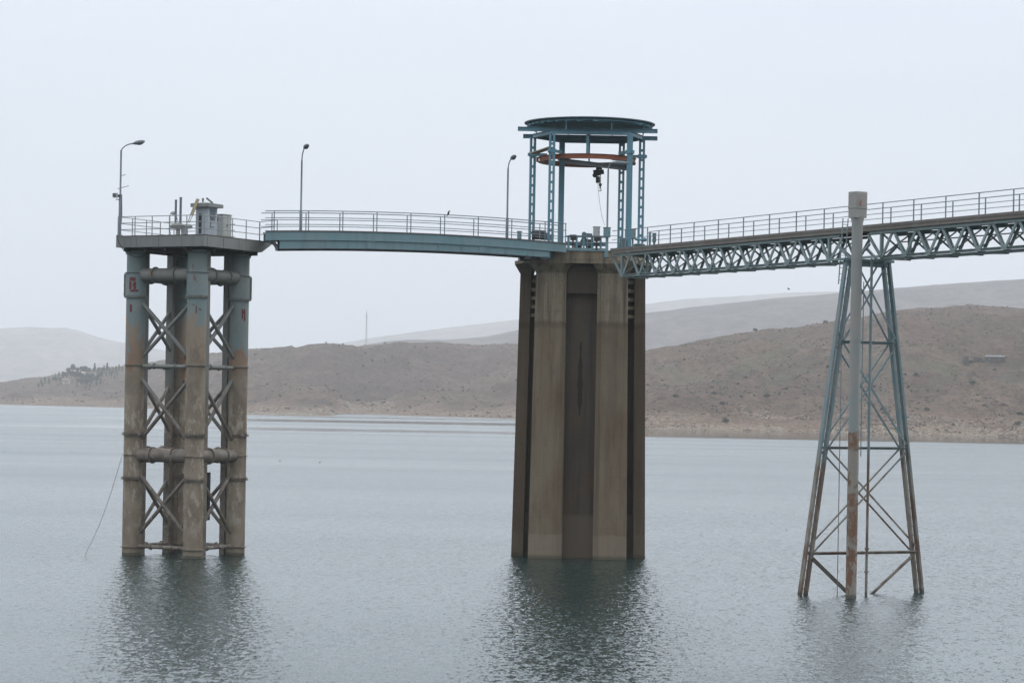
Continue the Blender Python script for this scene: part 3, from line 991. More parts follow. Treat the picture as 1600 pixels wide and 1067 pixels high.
ka = R(-20)
kb = pf(322, 140.9)
kk = empty('control_kiosk', kb, 'tall pale control kiosk with an overhanging grey roof on the platform', 'kiosk', rz=R(-28 + 0))
KZ = TZ + 0.03
def kpt(x, y, z):
    a = R(62)
    return V(kb.x + x * E1.x * -1 + y * E2.x, kb.y + x * E1.y * -1 + y * E2.y, KZ + z)
# local axes: x along the front-left edge direction (right), y away
def kbox(mb, x0, x1, y0, y1, z0, z1, mi=0):
    q = [(x0, y0), (x1, y0), (x1, y1), (x0, y1)]
    mb.prism([kpt(x, y, z0) for x, y in q], [kpt(x, y, z1) for x, y in q], mi)
mb = MB(); kbox(mb, -0.42, 0.42, -0.42, 0.45, 0, 1.62); mb.build('body', M['white'], kk)
mb = MB(); kbox(mb, -0.62, 0.62, -0.66, 0.75, 1.60, 1.80); mb.prism([kpt(x, y, 1.8) for x, y in ((-.62, -.66), (.62, -.66), (.62, .75), (-.62, .75))], [kpt(x, y, 1.88) for x, y in ((-.2, -.3), (.2, -.3), (.2, .35), (-.2, .35))]); mb.build('roof', M['fascia'], kk)
fm = MB(); kbox(fm, 0.42, 0.445, -0.28, 0.28, 1.1, 1.48); wf = fm.build('window_frame', M['grey'], kk)
fm = MB(); kbox(fm, 0.445, 0.455, -0.2, 0.2, 1.15, 1.43); fm.build('pane', M['glass'], wf)
fm = MB()
for z0_ in (0.92, 1.0, 1.06): kbox(fm, 0.42, 0.46, -0.24, 0.24, z0_ - 0.02, z0_ + 0.015)
for s_ in ((0.42, 0.45, -0.24, -0.18, 0.5, 0.8), (0.42, 0.45, -0.18, 0.12, 0.5, 0.55), (0.42, 0.45, -0.24, -0.0, 0.76, 0.8)): kbox(fm, *s_)
fm.build('bracket', M['grey'], kk)
fm = MB(); kbox(fm, -0.2, -0.02, -0.45, -0.415, 0.15, 1.25); fm.build('cable_slot', M['dark'], kk)
mb = MB(); mb.tube([kpt(-0.25, 0, 1.8), kpt(-0.25, 0, 2.05)], 0.05, 8); mb.ball(kpt(-0.25, 0, 2.08), 0.075, 8); mb.build('vent_cap', M['grey'], kk)
mb = MB(); mb.tube([kpt(0.3, -0.45, 2.1), kpt(0.62, -0.3, 1.82)], 0.055, 8); mb.build('antenna_stub', M['grey'], kk)

bd = MB()
b0, b1 = P(294.5, 348, 140.2), P(309.5, 311, 140.4)
bd.bar(b0.lerp(b1, 0.3), b1, 0.19, 0.04, side=(0.85, -0.3, -0.1))
yb = bd.build('board_panel', M['yellow'], tag(empty('tilted_board', b0, 'narrow yellowed board leaning against the pale control kiosk', 'board')))
bd = MB()
for o_ in (-0.1, 0.1):
    bd.bar(b0 + V(o_ * 0.4, 0.03, 0), b1.lerp(b0, 0.4) + V(o_ * .8, 0.03, 0), 0.06, 0.03)
bd.build('strut', M['grey'], yb.parent)

cb = pf(347, 142.6)
cc = empty('electrical_cabinet', cb, 'lower pale grey-green electrical cabinet beside the roofed kiosk', 'cabinet')
def cbox(mb, x0, x1, y0, y1, z0, z1):
    q = [(x0, y0), (x1, y0), (x1, y1), (x0, y1)]
    f = lambda x, y, z: V(cb.x + x * -E1.x * 1 + y * E2.x, cb.y + x * -E1.y + y * E2.y, KZ + z)
    mb.prism([f(x, y, z0) for x, y in q], [f(x, y, z1) for x, y in q])
mb = MB(); cbox(mb, -0.28, 0.28, -0.32, 0.5, 0.06, 1.32); cbox(mb, -0.24, 0.24, -0.28, 0.46, 0, 0.06); mb.build('body', M['cream'], cc)
mb = MB(); cbox(mb, -0.31, 0.31, -0.35, 0.53, 1.32, 1.36); mb.build('roof', M['fascia'], cc)
mb = MB(); cbox(mb, 0.28, 0.295, -0.25, 0.08, 0.15, 1.25); d1 = mb.build('door', M['cream'], cc)
mb = MB(); cbox(mb, 0.28, 0.295, 0.10, 0.43, 0.15, 1.25); mb.build('door', M['cream'], cc)
mb = MB(); cbox(mb, 0.295, 0.325, 0.02, 0.05, 0.65, 0.8); mb.build('handle', M['dark'], d1)
mb = MB()
for k in range(3): cbox(mb, -0.2, -0.02, -0.335, -0.32, 1.0 + k * 0.06, 1.03 + k * 0.06)
mb.build('vent', M['dark'], cc)

ab = pf(278, 141.2)
aa = empty('valve_actuator', ab, 'rounded grey valve actuator on a pedestal with two upright spindle tubes', 'valve actuator')
mb = MB(); mb.lathe(ab, [(0.24, 0), (0.24, 0.05), (0.13, 0.08), (0.11, 0.36), (0.2, 0.42), (0.2, 0.45)], 16); mb.box(ab + V(0.32, 0, 0.22), (0.26, 0.24, 0.44)); mb.build('pedestal', M['cream'], aa)
mb = MB(); mb.lathe(ab + V(-0.02, 0, 0), [(0.3, 0.42), (0.42, 0.47), (0.42, 0.60), (0.3, 0.70), (0.12, 0.74)], 20, smooth=True); mb.build('gearbox', M['pipe'], aa)
mb = MB(); mb.tube([ab + V(0.3, 0, 0.56), ab + V(0.72, 0, 0.56)], 0.13, 14); mb.tube([ab + V(0.72, 0, 0.56), ab + V(0.8, 0, 0.56)], 0.09, 12); mb.build('motor', M['cream'], aa)
for dx, h_, r_ in ((-0.14, 2.0, 0.065), (0.13, 2.15, 0.07)):
    mb = MB(); mb.tube([ab + V(dx, 0, 0.68), ab + V(dx, 0, h_)], r_, 10); mb.tube([ab + V(dx, 0, h_), ab + V(dx, 0, h_ + 0.03)], r_ + 0.015, 10); mb.build('spindle_tube', M['lamp'], aa)
gi = empty('beacon_hoop', ab + V(-0.45, 0.1, 0), 'thin hooped conduit with a small lamp beside the valve actuator', 'conduit')
mb = MB()
pts = [ab + V(-0.4, 0.1, 0), ab + V(-0.47, 0.1, 0.35)] + [ab + V(-0.47 + 0.17 * (1 - math.cos(t_)), 0.1, 1.15 + 0.22 * math.sin(t_)) for t_ in [k * math.pi / 8 for k in range(9)]] + [ab + V(-0.05, 0.1, 0.95), ab + V(0.02, 0.1, 0.7)]
mb.tube(pts, 0.018, 6); mb.build('hoop', M['grey'], gi)
mb = MB(); mb.ball(ab + V(-0.3, 0.1, 1.27), (0.13, 0.1, 0.08), 10); mb.build('lamp_head', M['cream'], gi)

# cables from the platform
mb = MB()
q0 = P(183, 370, 141.3)
pts = [q0, P(186, 380, 141.2), P(193, 391, 141.2), P(204, 399, 141.3), P(215, 402.5, 141.5), P(225, 400, 142), P(237, 389, 143)]
mb.tube(pts, 0.022, 6)
tag(mb.build('sagging_cable', M['cable']), 'black cable sagging from the platform edge round the left pipe column', 'cable')
mb = MB()
q1, q2 = P(190.5, 713, 141.9), P(131, 869, 141.0)
pts = [q1.lerp(q2, t) + V(-0.0, 0, -0.55 * math.sin(math.pi * t)) for t in [k / 12 for k in range(13)]]
pts[-1].z = -0.3
mb.tube(pts, 0.014, 6)
tag(mb.build('mooring_wire', M['wire']), 'thin wire slanting down from the left pipe column into the water', 'wire')

# ------------------------------------------------------------------ arched girder footbridge
gb = empty('girder_footbridge', V(-6, 145, 17.4), 'teal plate-girder footbridge, gently arched, between the pipe tower and the concrete tower', 'bridge')
gl = P(411, 361, 142.4); gr = P(885, 380, 145.3)
gl.z = gr.z = 0
gdir = (gr - gl).normalized()
GL = (gr - gl).length
gn = V(-gdir.y, gdir.x, 0)
def gz(s):                                  # camber of the deck
    t = s / GL
    return 18.41 - 0.21 * t + 0.88 * t * (1 - t)
def gp(s, off=0.0, dz=0.0):
    return gl + gdir * s + gn * off + V(0, 0, gz(s) + dz)
NS = 40
SS = [GL * k / NS for k in range(NS + 1)]
def ribbon(mb, s0, s1, o0, o1, dz0, dz1, n=NS):
    """solid that follows the camber between offsets o0..o1 and heights dz0..dz1"""
    ss = [s0 + (s1 - s0) * k / n for k in range(n + 1)]
    vs = []
    for s in ss:
        a0, a1 = (dz0(s), dz1(s)) if callable(dz0) else (dz0, dz1)
        vs += [gp(s, o0, a0), gp(s, o1, a0), gp(s, o1, a1), gp(s, o0, a1)]
    fs = [(0, 1, 2, 3), tuple(4 * n + k for k in (3, 2, 1, 0))]
    for k in range(n):
        for j in range(4):
            fs.append((4 * k + j, 4 * k + 4 + j, 4 * k + 4 + (j + 1) % 4, 4 * k + (j + 1) % 4))
    mb.add(vs, fs)
GW = 1.8
webL, webR = 0.95, GL - 0.95
for o_, sgn in ((0.0, 1), (GW, -1)):
    mb = MB()
    ribbon(mb, 0.15, GL, o_, o_ + sgn * 0.10, -0.50, -0.03)            # deep edge channel
    g = mb.build('edge_channel', M['girder'], gb)
    mb = MB()
    ribbon(mb, 0.12, GL, o_ - sgn * 0.06, o_ + sgn * 0.09, -0.03, 0.02)
    mb.build('top_flange', M['deckwood'], g)
    mb = MB()
    ribbon(mb, webL, webR, o_ + sgn * 0.05, o_ + sgn * 0.09, lambda s: -1.02 + 0.12 * s / GL, lambda s: -0.50)
    g = mb.build('web_plate', M['girder'], gb)
    mb = MB()
    ribbon(mb, webL - 0.02, webR, o_ - sgn * 0.03, o_ + sgn * 0.17, lambda s: -1.05 + 0.12 * s / GL, lambda s: -1.02 + 0.12 * s / GL)
    mb.build('bottom_flange', M['dark'], g)
    mb = MB()
    ribbon(mb, 0.15, GL, o_ - sgn * 0.035, o_ - sgn * 0.002, -0.53, -0.49)
    mb.build('ledge', M['girder'], g)
    for k in range(1, 12):
        s_ = webL + (webR - webL) * k / 12
        mb = MB()
        mb.bar(gp(s_, o_ + sgn * 0.03, -1.005 + 0.12 * s_ / GL), gp(s_, o_ + sgn * 0.03, -0.55), 0.03 if k not in (4, 9) else 0.5, 0.05 if k not in (4, 9) else 0.035, side=gdir)
        mb.build('stiffener', M['girder'], g)
for o_ in (0.08, GW - 0.08):
    for s_ in (GL - 1.25, GL - 2.2):
        mb = MB(); q_ = gp(s_, o_); mb.box((q_.x, q_.y, 17.3), (0.4, 0.3, 0.16)); mb.build('bearing', M['dark'], gb)
# curved knee of the notch at the platform end
mb = MB()
pts = []
for k in range(7):
    t_ = k / 6 * math.pi / 2
    pts.append((0.42 + 0.45 * math.sin(t_), -0.56 - 0.47 * (1 - math.cos(t_)) * 1.0))
for (s0, z0_), (s1, z1_) in zip(pts, pts[1:]):
    mb.bar(gp(s0, 0.9, z0_), gp(s1, 0.9, z1_), 1.8, 0.05, side=gn)
mb.build('knee_plate', M['dark'], gb)
mb = MB(); ribbon(mb, 0.2, GL - 0.02, 0.11, GW - 0.11, -0.12, -0.02); mb.build('deck', M['deckwood'], gb)
mb = MB()
for k in range(1, 16):
    s_ = webL + (webR - webL) * k / 16
    mb.bar(gp(s_, 0.1, -0.8), gp(s_, GW - 0.1, -0.8), 0.12, 0.16)
mb.build('cross_beams', M['dark'], gb)
for (off, ext, ph) in ((0.04, 0.12, 0.62), (GW - 0.04, -0.5, 0.16)):
    n = 8
    s0 = 0.62 + (0.0 if off < 1 else 0.0)
    sp = (GL - 1.0) / 8.45
    st = [s0 + sp * k for k in range(9)]
    hs = (0.36, 0.74, 1.13)
    rl = MB()
    ss = [ext if ext > 0 else 0.0] + [GL * k / 16 for k in range(1, 17)]
    rl.tube([gp(s, off, hs[-1]) for s in ss], 0.026, 6)
    rg = rl.build('railing', M['rail'], gb)
    for h_ in hs[:2]:
        m2 = MB(); m2.tube([gp(s, off, h_) for s in ss], 0.021, 6); m2.build('rail', M['rail'], rg)
    for s in st + [GL - 0.05]:
        p = gp(s, off)
        m2 = MB(); m2.box((p.x, p.y, p.z + 0.55), (0.055, 0.055, 1.15)); m2.build('post', M['rail'], rg)

# ------------------------------------------------------------------ concrete intake tower
TC = V(4.17, 149.9, 0)
TR = R(-3)
def tp(x, y, z):
    return V(TC.x + x * math.cos(TR) - y * math.sin(TR), TC.y + x * math.sin(TR) + y * math.cos(TR), z)
ct = empty('intake_tower', V(TC.x, TC.y, 0), 'massive brown-stained concrete intake tower with deep vertical slots', 'tower')


def tprism(mb, pts0, z0, pts1, z1, mi=0):
    mb.prism([tp(x, y, z0) for x, y in pts0], [tp(x, y, z1) for x, y in pts1], mi)


def tpt(x, y, z):
    """taper: outer points draw in towards the top"""
    k = 1.0 - 0.074 * (z + 3) / 20.0 * 1.06
    return (x * k if abs(x) > 1.0 else x, y * k)


ZB = 16.55
core = [(-2.3, -2.7), (2.3, -2.7), (2.75, -0.9), (2.75, 0.9), (2.3, 2.7), (-2.3, 2.7), (-2.75, 0.9), (-2.75, -0.9)]
mb = MB(); tprism(mb, [tpt(*q, -3) for q in core], -3, [tpt(*q, ZB) for q in core], ZB)
# construct: octagonal dark core seen at the back of the slots
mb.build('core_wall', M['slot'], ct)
for sx in (-1, 1):
    for sy in (-1, 1):
        q = [(sx * 0.9, sy * 2.6), (sx * 0.9, sy * 3.6), (sx * 1.25, sy * 3.92), (sx * 2.88, sy * 3.92), (sx * 2.88, sy * 2.0), (sx * 2.2, sy * 2.0)]
        if sx * sy < 0: q = q[::-1]
        q = q if sy < 0 else q
        mb = MB()
        b_ = [tpt(x, y, -3) for x, y in q]; t_ = [tpt(x, y, ZB) for x, y in q]
        tprism(mb, b_, -3, t_, ZB)
        mb.build('pier', M['concrete'], ct)
    q = [(sx * 3.28, -1.55), (sx * 3.98, -1.55), (sx * 3.98, 1.55), (sx * 3.28, 1.55)]
    if sx < 0: q = q[::-1]
    mb = MB(); tprism(mb, [tpt(x, y, -3) for x, y in q], -3, [tpt(x, y, ZB) for x, y in q], ZB)
    mb.build('side_wall', M['wing'], ct)
    # trash-rack louvres bridging the side slots near the top
    for k in range(5):
        zc = 16.15 - k * 0.5
        for sy in (-1, 1):
            x0, x1 = sx * 2.6, sx * 3.3
            mb = MB()
            a_ = [tpt(x0, sy * 1.9, zc), tpt(x1, sy * 1.4, zc), tpt(x1, sy * 0.9, zc), tpt(x0, sy * 0.9, zc)]
            tprism(mb, a_, zc - 0.1, a_, zc + 0.1)
            mb.build('louvre', M['concrete'], ct)
    # web joining side wall to the core deep in the slot
    mb = MB()
    a_ = [(sx * 2.6, -0.8), (sx * 3.4, -0.8), (sx * 3.4, 0.8), (sx * 2.6, 0.8)]
    tprism(mb, [tpt(x, y, -3) for x, y in a_], -3, [tpt(x, y, ZB) for x, y in a_], ZB)
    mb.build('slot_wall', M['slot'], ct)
# gate guides in the front slot and the stained gate seam
for x_ in (-0.62, 0.55):
    mb = MB(); mb.bar(tp(x_, -2.62, -2), tp(x_, -2.45, ZB - 1.0), 0.05, 0.12, side=(1, 0, 0)); mb.build('gate_guide', M['dark'], ct)
mb = MB(); mb.prism([tp(-0.9, -3.0, 15.4), tp(0.9, -3.0, 15.4), tp(0.9, -2.2, 15.4), tp(-0.9, -2.2, 15.4)], [tp(-0.9, -3.2, 17.0), tp(0.9, -3.2, 17.0), tp(0.9, -2.2, 17.0), tp(-0.9, -2.2, 17.0)])
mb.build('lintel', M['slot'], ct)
# rust run down the slot
mb = MB()
vs = []
for k in range(13):
    z_ = 12.6 - k * 0.36
    wd = 0.04 + 0.11 * math.sin(math.pi * (k / 12) ** 1.4) + 0.035 * math.sin(k * 2.1)
    yk = -2.7 * (1.0 - 0.074 * (z_ + 3) / 20.0 * 1.06) - 0.006
    vs += [tp(-wd - 0.02, yk, z_), tp(wd - 0.02, yk, z_)]
mb.add(vs, [(2 * i, 2 * i + 2, 2 * i + 3, 2 * i + 1) for i in range(12)])
mb.build('rust_run', plain('rust_run_stain', (0.030, 0.020, 0.016), 0.8), ct)
# flared head
for sx in (-1, 1):
    for sy in (-1, 1):
        q = [(sx * 0.9, sy * 2.6), (sx * 0.9, sy * 3.6), (sx * 1.25, sy * 3.92), (sx * 2.88, sy * 3.92), (sx * 2.88, sy * 2.0), (sx * 2.2, sy * 2.0)]
        t_ = [(sx * 0.62, sy * 2.6), (sx * 0.62, sy * 3.75), (sx * 1.0, sy * 4.0), (sx * 3.1, sy * 4.0), (sx * 3.1, sy * 1.9), (sx * 2.2, sy * 1.9)]
        if sx * sy < 0: q, t_ = q[::-1], t_[::-1]
        mb = MB(); tprism(mb, [tpt(x, y, ZB) for x, y in q], ZB, t_, 17.1); mb.build('corbel', M['concrete'], ct)
    q = [(sx * 3.28, -1.55), (sx * 3.98, -1.55), (sx * 3.98, 1.55), (sx * 3.28, 1.55)]
    t_ = [(sx * 2.9, -1.7), (sx * 4.0, -1.7), (sx * 4.0, 1.7), (sx * 2.9, 1.7)]
    if sx < 0: q, t_ = q[::-1], t_[::-1]
    mb = MB(); tprism(mb, [tpt(x, y, ZB) for x, y in q], ZB, t_, 17.1); mb.build('corbel', M['concrete'], ct)
octo = [(-1.9, -4.0), (1.9, -4.0), (3.1, -4.0), (4.0, -1.7), (4.0, 1.7), (3.1, 4.0), (-3.1, 4.0), (-4.0, 1.7), (-4.0, -1.7), (-3.1, -4.0)]
mb = MB(); tprism(mb, octo, 17.1, octo, 17.3); mb.build('head_slab', M['concrete'], ct)
o2 = [(-1.72, -4.02), (1.5, -4.02), (2.3, -3.4), (3.3, -1.8), (3.6, 0), (3.3, 2.5), (1.9, 3.8), (-1.72, 3.8)]
mb = MB(); tprism(mb, o2, 17.3, o2, 17.8); mb.build('deck_slab', M['concrete'], ct)
mb = MB()
for a_, b_ in zip(o2[:5], o2[1:5]):
    mb.bar(tp(a_[0], a_[1], 17.83), tp(b_[0], b_[1], 17.83), 0.14, 0.05)
mb.build('edge_angle', M['girder'], ct)

# ------------------------------------------------------------------ blue crane frame
cf = empty('crane_frame', V(TC.x, TC.y, 17.8), 'tall blue steel crane frame with a round roof on top of the concrete tower', 'crane frame')
CX, CY = 4.32, 149.9
def colpos(px, d):
    q = P(px, 300, d)
    return V(q.x, d, 0)
CP = {'nl': colpos(861.5, 147.5), 'nr': colpos(983, 147.5), 'l': colpos(831.5, 150), 'r': colpos(1002, 150), 'fl': colpos(877, 152.4), 'fr': colpos(970.5, 152.4)}
ZT = 24.72


def laced(p, z0, z1, wd, solid, rz):
    mb = MB()
    a = V(math.cos(rz), math.sin(rz), 0)
    n_ = V(-a.y, a.x, 0)
    if solid:
        mb.bar(p + V(0, 0, z0), p + V(0, 0, z1), wd, 0.22, side=a)
        mb.bar(p + V(0, 0, z0) - n_ * 0.12, p + V(0, 0, z1) - n_ * 0.12, wd * 0.3, 0.02, side=a)
    else:
        for s_ in (-1, 1):
            q = p + a * (s_ * (wd / 2 - 0.065))
            mb.bar(q + V(0, 0, z0), q + V(0, 0, z1), 0.13, 0.24, side=a)
    o = mb.build('column', M['crane'], cf)
    if not solid:
        z_ = z0 + 0.1
        while z_ < z1 - 0.1:
            bt = MB()
            bt.bar(p - a * (wd / 2 - 0.12) - n_ * 0.125 + V(0, 0, z_), p + a * (wd / 2 - 0.12) - n_ * 0.125 + V(0, 0, z_), 0.02, 0.16, side=n_)
            bt.build('batten', M['crane'], o)
            z_ += 0.56
        bt = MB()
        bt.box((p.x, p.y, z0 + 0.35), (wd - 0.02, 0.3, 0.7), rz)
        bt.build('foot_plate', M['crane'], o)
    b2 = MB(); b2.box((p.x, p.y, z0 + 0.02), (wd + 0.2, 0.5, 0.04), rz); b2.build('base_plate', M['crane'], o)


for key, sol, rz in (('l', False, 0.15), ('nl', False, -0.1), ('fl', True, 0.1), ('fr', False, 0), ('nr', True, 0.1), ('r', False, -0.1)):
    laced(CP[key], 17.3 if key in ('l', 'nl') else 17.8, ZT, 0.33 if sol else 0.36, sol, rz)
order = ['nl', 'nr', 'r', 'fr', 'fl', 'l']
for a_, b_ in zip(order, order[1:] + order[:1]):
    mb = MB()
    pa, pb = CP[a_] + V(0, 0, ZT + 0.1), CP[b_] + V(0, 0, ZT + 0.1)
    mb.bar(pa, pb, 0.03, 0.2); mb.bar(pa + V(0, 0, 0.11), pb + V(0, 0, 0.11), 0.18, 0.02); mb.bar(pa - V(0, 0, 0.11), pb - V(0, 0, 0.11), 0.18, 0.02)
    mb.build('ring_beam', M['crane'], cf)
# long outriggers that stick out past the frame
for (xa, xb, d_, z_) in ((809.5, 1027, 148.4, ZT + 0.34), (818, 1027, 151.7, ZT + 0.26)):
    mb = MB()
    a_ = V((xa - 800 - 5.8) / FPX * d_, d_, z_); b_ = V((xb - 800 - 5.8) / FPX * d_, d_, z_)
    mb.bar(a_, b_, 0.03, 0.2); mb.bar(a_ + V(0, 0, 0.11), b_ + V(0, 0, 0.11), 0.2, 0.025); mb.bar(a_ - V(0, 0, 0.11), b_ - V(0, 0, 0.11), 0.2, 0.025)
    for q in (a_, b_): mb.box(q, (0.03, 0.2, 0.22))
    mb.build('outrigger_beam', M['crane'], cf)
# roof disc
DC = V(CX + 0.07, 150.0, 25.56)
mb = MB()
mb.lathe(DC, [(0.5, -0.13), (3.84, -0.01), (3.88, 0.0), (3.88, 0.05), (0.05, 0.2)], 72)
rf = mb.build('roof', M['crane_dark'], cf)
mb = MB()
mb.tube([DC + V(3.6 * math.cos(k * math.pi / 36), 3.6 * math.sin(k * math.pi / 36), -0.10) for k in range(73)], 0.06, 6, cap=False)
mb.build('hoop', M['crane'], rf)
for k in range(14):
    o_ = -3.3 + k * 0.51
    L = math.sqrt(max(0.1, 3.7 ** 2 - o_ ** 2))
    a = R(28)
    u_, n_ = V(math.cos(a), math.sin(a), 0), V(-math.sin(a), math.cos(a), 0)
    mb = MB()
    mb.bar(DC + n_ * o_ - u_ * L + V(0, 0, -0.14), DC + n_ * o_ + u_ * L + V(0, 0, -0.14), 0.12, 0.13)
    mb.build('purlin', M['crane'], rf)
for k in range(8):
    t_ = k * math.pi / 4 + 0.35
    mb = MB(); q = DC + V(3.45 * math.cos(t_), 3.45 * math.sin(t_), 0)
    mb.tube([V(q.x, q.y, ZT + 0.2), V(q.x, q.y, 25.5)], 0.035, 8); mb.build('roof_prop', M['crane'], cf)
mb = MB(); mb.tube([DC + V(0, 0, -0.15), DC + V(0, 0, -2.25)], 0.05, 8); mb.lathe(DC + V(0.05, 0, 0), [(0.5, -0.1), (0.45, -0.2), (0.14, -0.55), (0.1, -0.6)], 16); mb.build('slip_ring_post', M['crane'], cf)
for px_, d_, z0_ in ((918, 147.6, 23.55),):
    mb = MB(); q = P(px_, 230, d_); mb.bar(V(q.x, d_, z0_), V(q.x, d_, ZT), 0.16, 0.1); mb.build('hanger', M['crane'], cf)
for key in order:                            # brackets that carry the orange ring
    p = CP[key]
    cen = V(CX - 0.03, 150.0, 0)
    dv = (cen - p); dv.z = 0; dv.normalize()
    mb = MB(); mb.bar(p + V(0, 0, 23.72) - dv * 0.3, p + V(0, 0, 23.72) + dv * 0.85, 0.16, 0.16); mb.box((p.x, p.y, 23.72), (0.5, 0.34, 0.2)); mb.build('bracket', M['crane'], cf)
mb = MB(); mb.bar(P(833, 240, 149.4), P(862, 230.5, 147.8), 0.5, 0.06); mb.build('plank', M['yellow'], cf)

# orange ring track with its travelling beam and hoist
RC = V(CX - 0.05, 150.0, 23.42)
rg = empty('ring_track', RC, 'rust-orange circular crane rail hung inside the blue frame', 'crane rail')
mb = MB()
N = 72
for r0, r1, z0_, z1_ in ((2.80, 2.83, -0.12, 0.12), (2.72, 2.91, 0.12, 0.145), (2.72, 2.91, -0.145, -0.12)):
    vs, fs = [], []
    for k in range(N):
        t_ = 2 * math.pi * k / N
        for r_, z_ in ((r0, z0_), (r1, z0_), (r1, z1_), (r0, z1_)):
            vs.append(RC + V(r_ * math.cos(t_), r_ * math.sin(t_), z_))
    for k in range(N):
        for j in range(4):
            fs.append((4 * k + j, 4 * ((k + 1) % N) + j, 4 * ((k + 1) % N) + (j + 1) % 4, 4 * k + (j + 1) % 4))
    mb.add(vs, fs)
mb.build('rail_ring', M['orange'], rg)
mb = MB()
for t_ in (0.3, 1.2, 3.2, 4.0):
    q = RC + V(2.95 * math.cos(t_), 2.95 * math.sin(t_), 0); mb.box(q, (0.14, 0.14, 0.3), t_)
mb.build('clamp', M['orange'], rg)
tb = empty('travelling_beam', RC - V(0, 0, 0.1), 'grey travelling hoist beam spanning the orange ring', 'crane beam')
mb = MB()
ba, bb = RC + V(-1.4, -2.4, -0.16), RC + V(2.45, 1.35, -0.19)
mb.bar(ba, bb, 0.24, 0.03); mb.bar(ba - V(0, 0, 0.22), bb - V(0, 0, 0.22), 0.24, 0.03); mb.bar(ba - V(0, 0, 0.11), bb - V(0, 0, 0.11), 0.03, 0.2)
mb.build('beam', M['grey'], tb)
mb = MB()
for q in (ba, bb): mb.box(q + V(0, 0, -0.02), (0.36, 0.36, 0.14), 0.8)
mb.build('end_carriage', M['dark'], tb)
mb = MB(); q = ba.lerp(bb, 0.12)
mb.tube([q + V(0.12 * math.cos(t_), 0, -0.28 - 0.12 * math.sin(t_)) for t_ in [k * math.pi / 8 for k in range(9)]], 0.025, 6); mb.build('eye', M['dark'], tb)

hp = P(936, 262, 151.0)
hs = empty('chain_hoist', hp, 'black electric hoist with a hook hanging below the ring', 'hoist')
mb = MB(); mb.box(P(936, 262.5, 151), (0.36, 0.3, 0.2)); mb.box(P(934, 266.5, 151), (0.12, 0.12, 0.16)); mb.build('trolley', M['dark'], hs)
mb = MB(); q = P(933.5, 270.5, 151); mb.tube([P(927.5, 271.3, 151), P(937, 269.3, 151)], 0.2, 14); mb.tube([P(936, 269.5, 151), P(943.5, 268.6, 151)], 0.14, 12); mb.ball(P(929.5, 274, 151), 0.15, 10); mb.build('motor', M['dark'], hs)
mb = MB(); mb.tube([P(934.2, 276, 151), P(934.3, 286, 151)], 0.13, 12); mb.build('chain_bag', M['dark'], hs)
mb = MB(); mb.tube([P(938.6, 272, 151), P(938.2, 289, 151)], 0.02, 6); mb.build('chain', M['dark'], hs)
mb = MB(); mb.lathe(P(937.8, 295, 151), [(0.03, 0.0), (0.05, 0.12), (0.1, 0.24), (0.1, 0.3), (0.04, 0.32)], 10)
c_ = P(937.6, 297, 151)
mb.tube([c_ + V(0, 0, 0.12)] + [c_ + V(0.07 * math.cos(t_), 0, 0.07 * math.sin(t_)) for t_ in [math.pi / 2 - k * math.pi / 5 for k in range(8)]], 0.022, 6)
mb.build('hook', M['dark'], hs)
mb = MB(); mb.tube([P(934, 286, 151), P(935, 300, 150.8), P(938, 325, 150), P(941, 340, 149), P(944.5, 352, 147)], 0.011, 5)
tag(mb.build('control_cable', M['cable']), 'thin pendant control cable dropping from the black hoist', 'cable')

# ------------------------------------------------------------------ machinery on the tower deck
DZ = 17.8
def bx(px0, py0, px1, py1, d, depth=0.4):
    a, b = P(px0, py1, d), P(px1, py0, d)
    return ((a.x + b.x) / 2, d + depth / 2, (a.z + b.z) / 2), (abs(b.x - a.x), depth, abs(b.z - a.z))

wf_ = empty('winch_frame', V(3.9, 148, DZ), 'low teal steel winch frame on the concrete tower between the blue columns', 'winch frame')
for (y_, h_, d_) in ((370.2, 0.09, 147.3), (381.5, 0.24, 147.5), (390, 0.16, 147.2)):
    a, b = P(883, y_ - 0.8, d_), P(948, y_ + 0.4, d_)
    mb = MB(); mb.bar(a, b, 0.16, h_); mb.build('rail_beam', M['machine'] if y_ != 390 else M['girder'], wf_)
for px_ in (888.5, 901, 912, 925, 938.5):
    mb = MB(); a, b = P(px_, 370, 147.35), P(px_, 392.5, 147.35); b.z = DZ; mb.bar(a, b, 0.12, 0.12, side=(1, 0, 0)); mb.build('upright', M['crane'], wf_)
wn = empty('gate_winch', V(3.9, 148, DZ), 'teal gate winch with a round gearbox and dark drum on the winch frame', 'winch')
mb = MB(); q = P(912.5, 366, 147.8); mb.tube([q + V(0, -0.14, 0), q + V(0, 0.2, 0)], 0.13, 16); mb.tube([P(916, 366.5, 147.8), P(925.5, 367.5, 147.8)], 0.09, 12); mb.build('motor', M['machine'], wn)
mb = MB(); mb.prism([P(905, 380, 147.6), P(919, 380, 147.6), P(919, 380, 148.1), P(905, 380, 148.1)], [P(910.5, 369, 147.6), P(915, 369, 147.6), P(915, 369, 148.1), P(910.5, 369, 148.1)]); mb.build('gearbox', M['machine'], wn)
mb = MB(); q = P(918, 381, 148); mb.tube([q + V(-0.06, 0, 0), q + V(0.32, 0, 0)], 0.27, 18); mb.tube([q + V(-0.09, 0, 0), q + V(-0.05, 0, 0)], 0.34, 18); mb.tube([q + V(0.3, 0, 0), q + V(0.34, 0, 0)], 0.34, 18); mb.build('drum', M['dark'], wn)
mb = MB(); mb.tube([P(897, 386, 147.9), P(909, 386, 147.9)], 0.15, 14); mb.box(P(903, 388.5, 147.9), (0.35, 0.3, 0.14)); mb.build('brake_motor', M['dark'], wn)

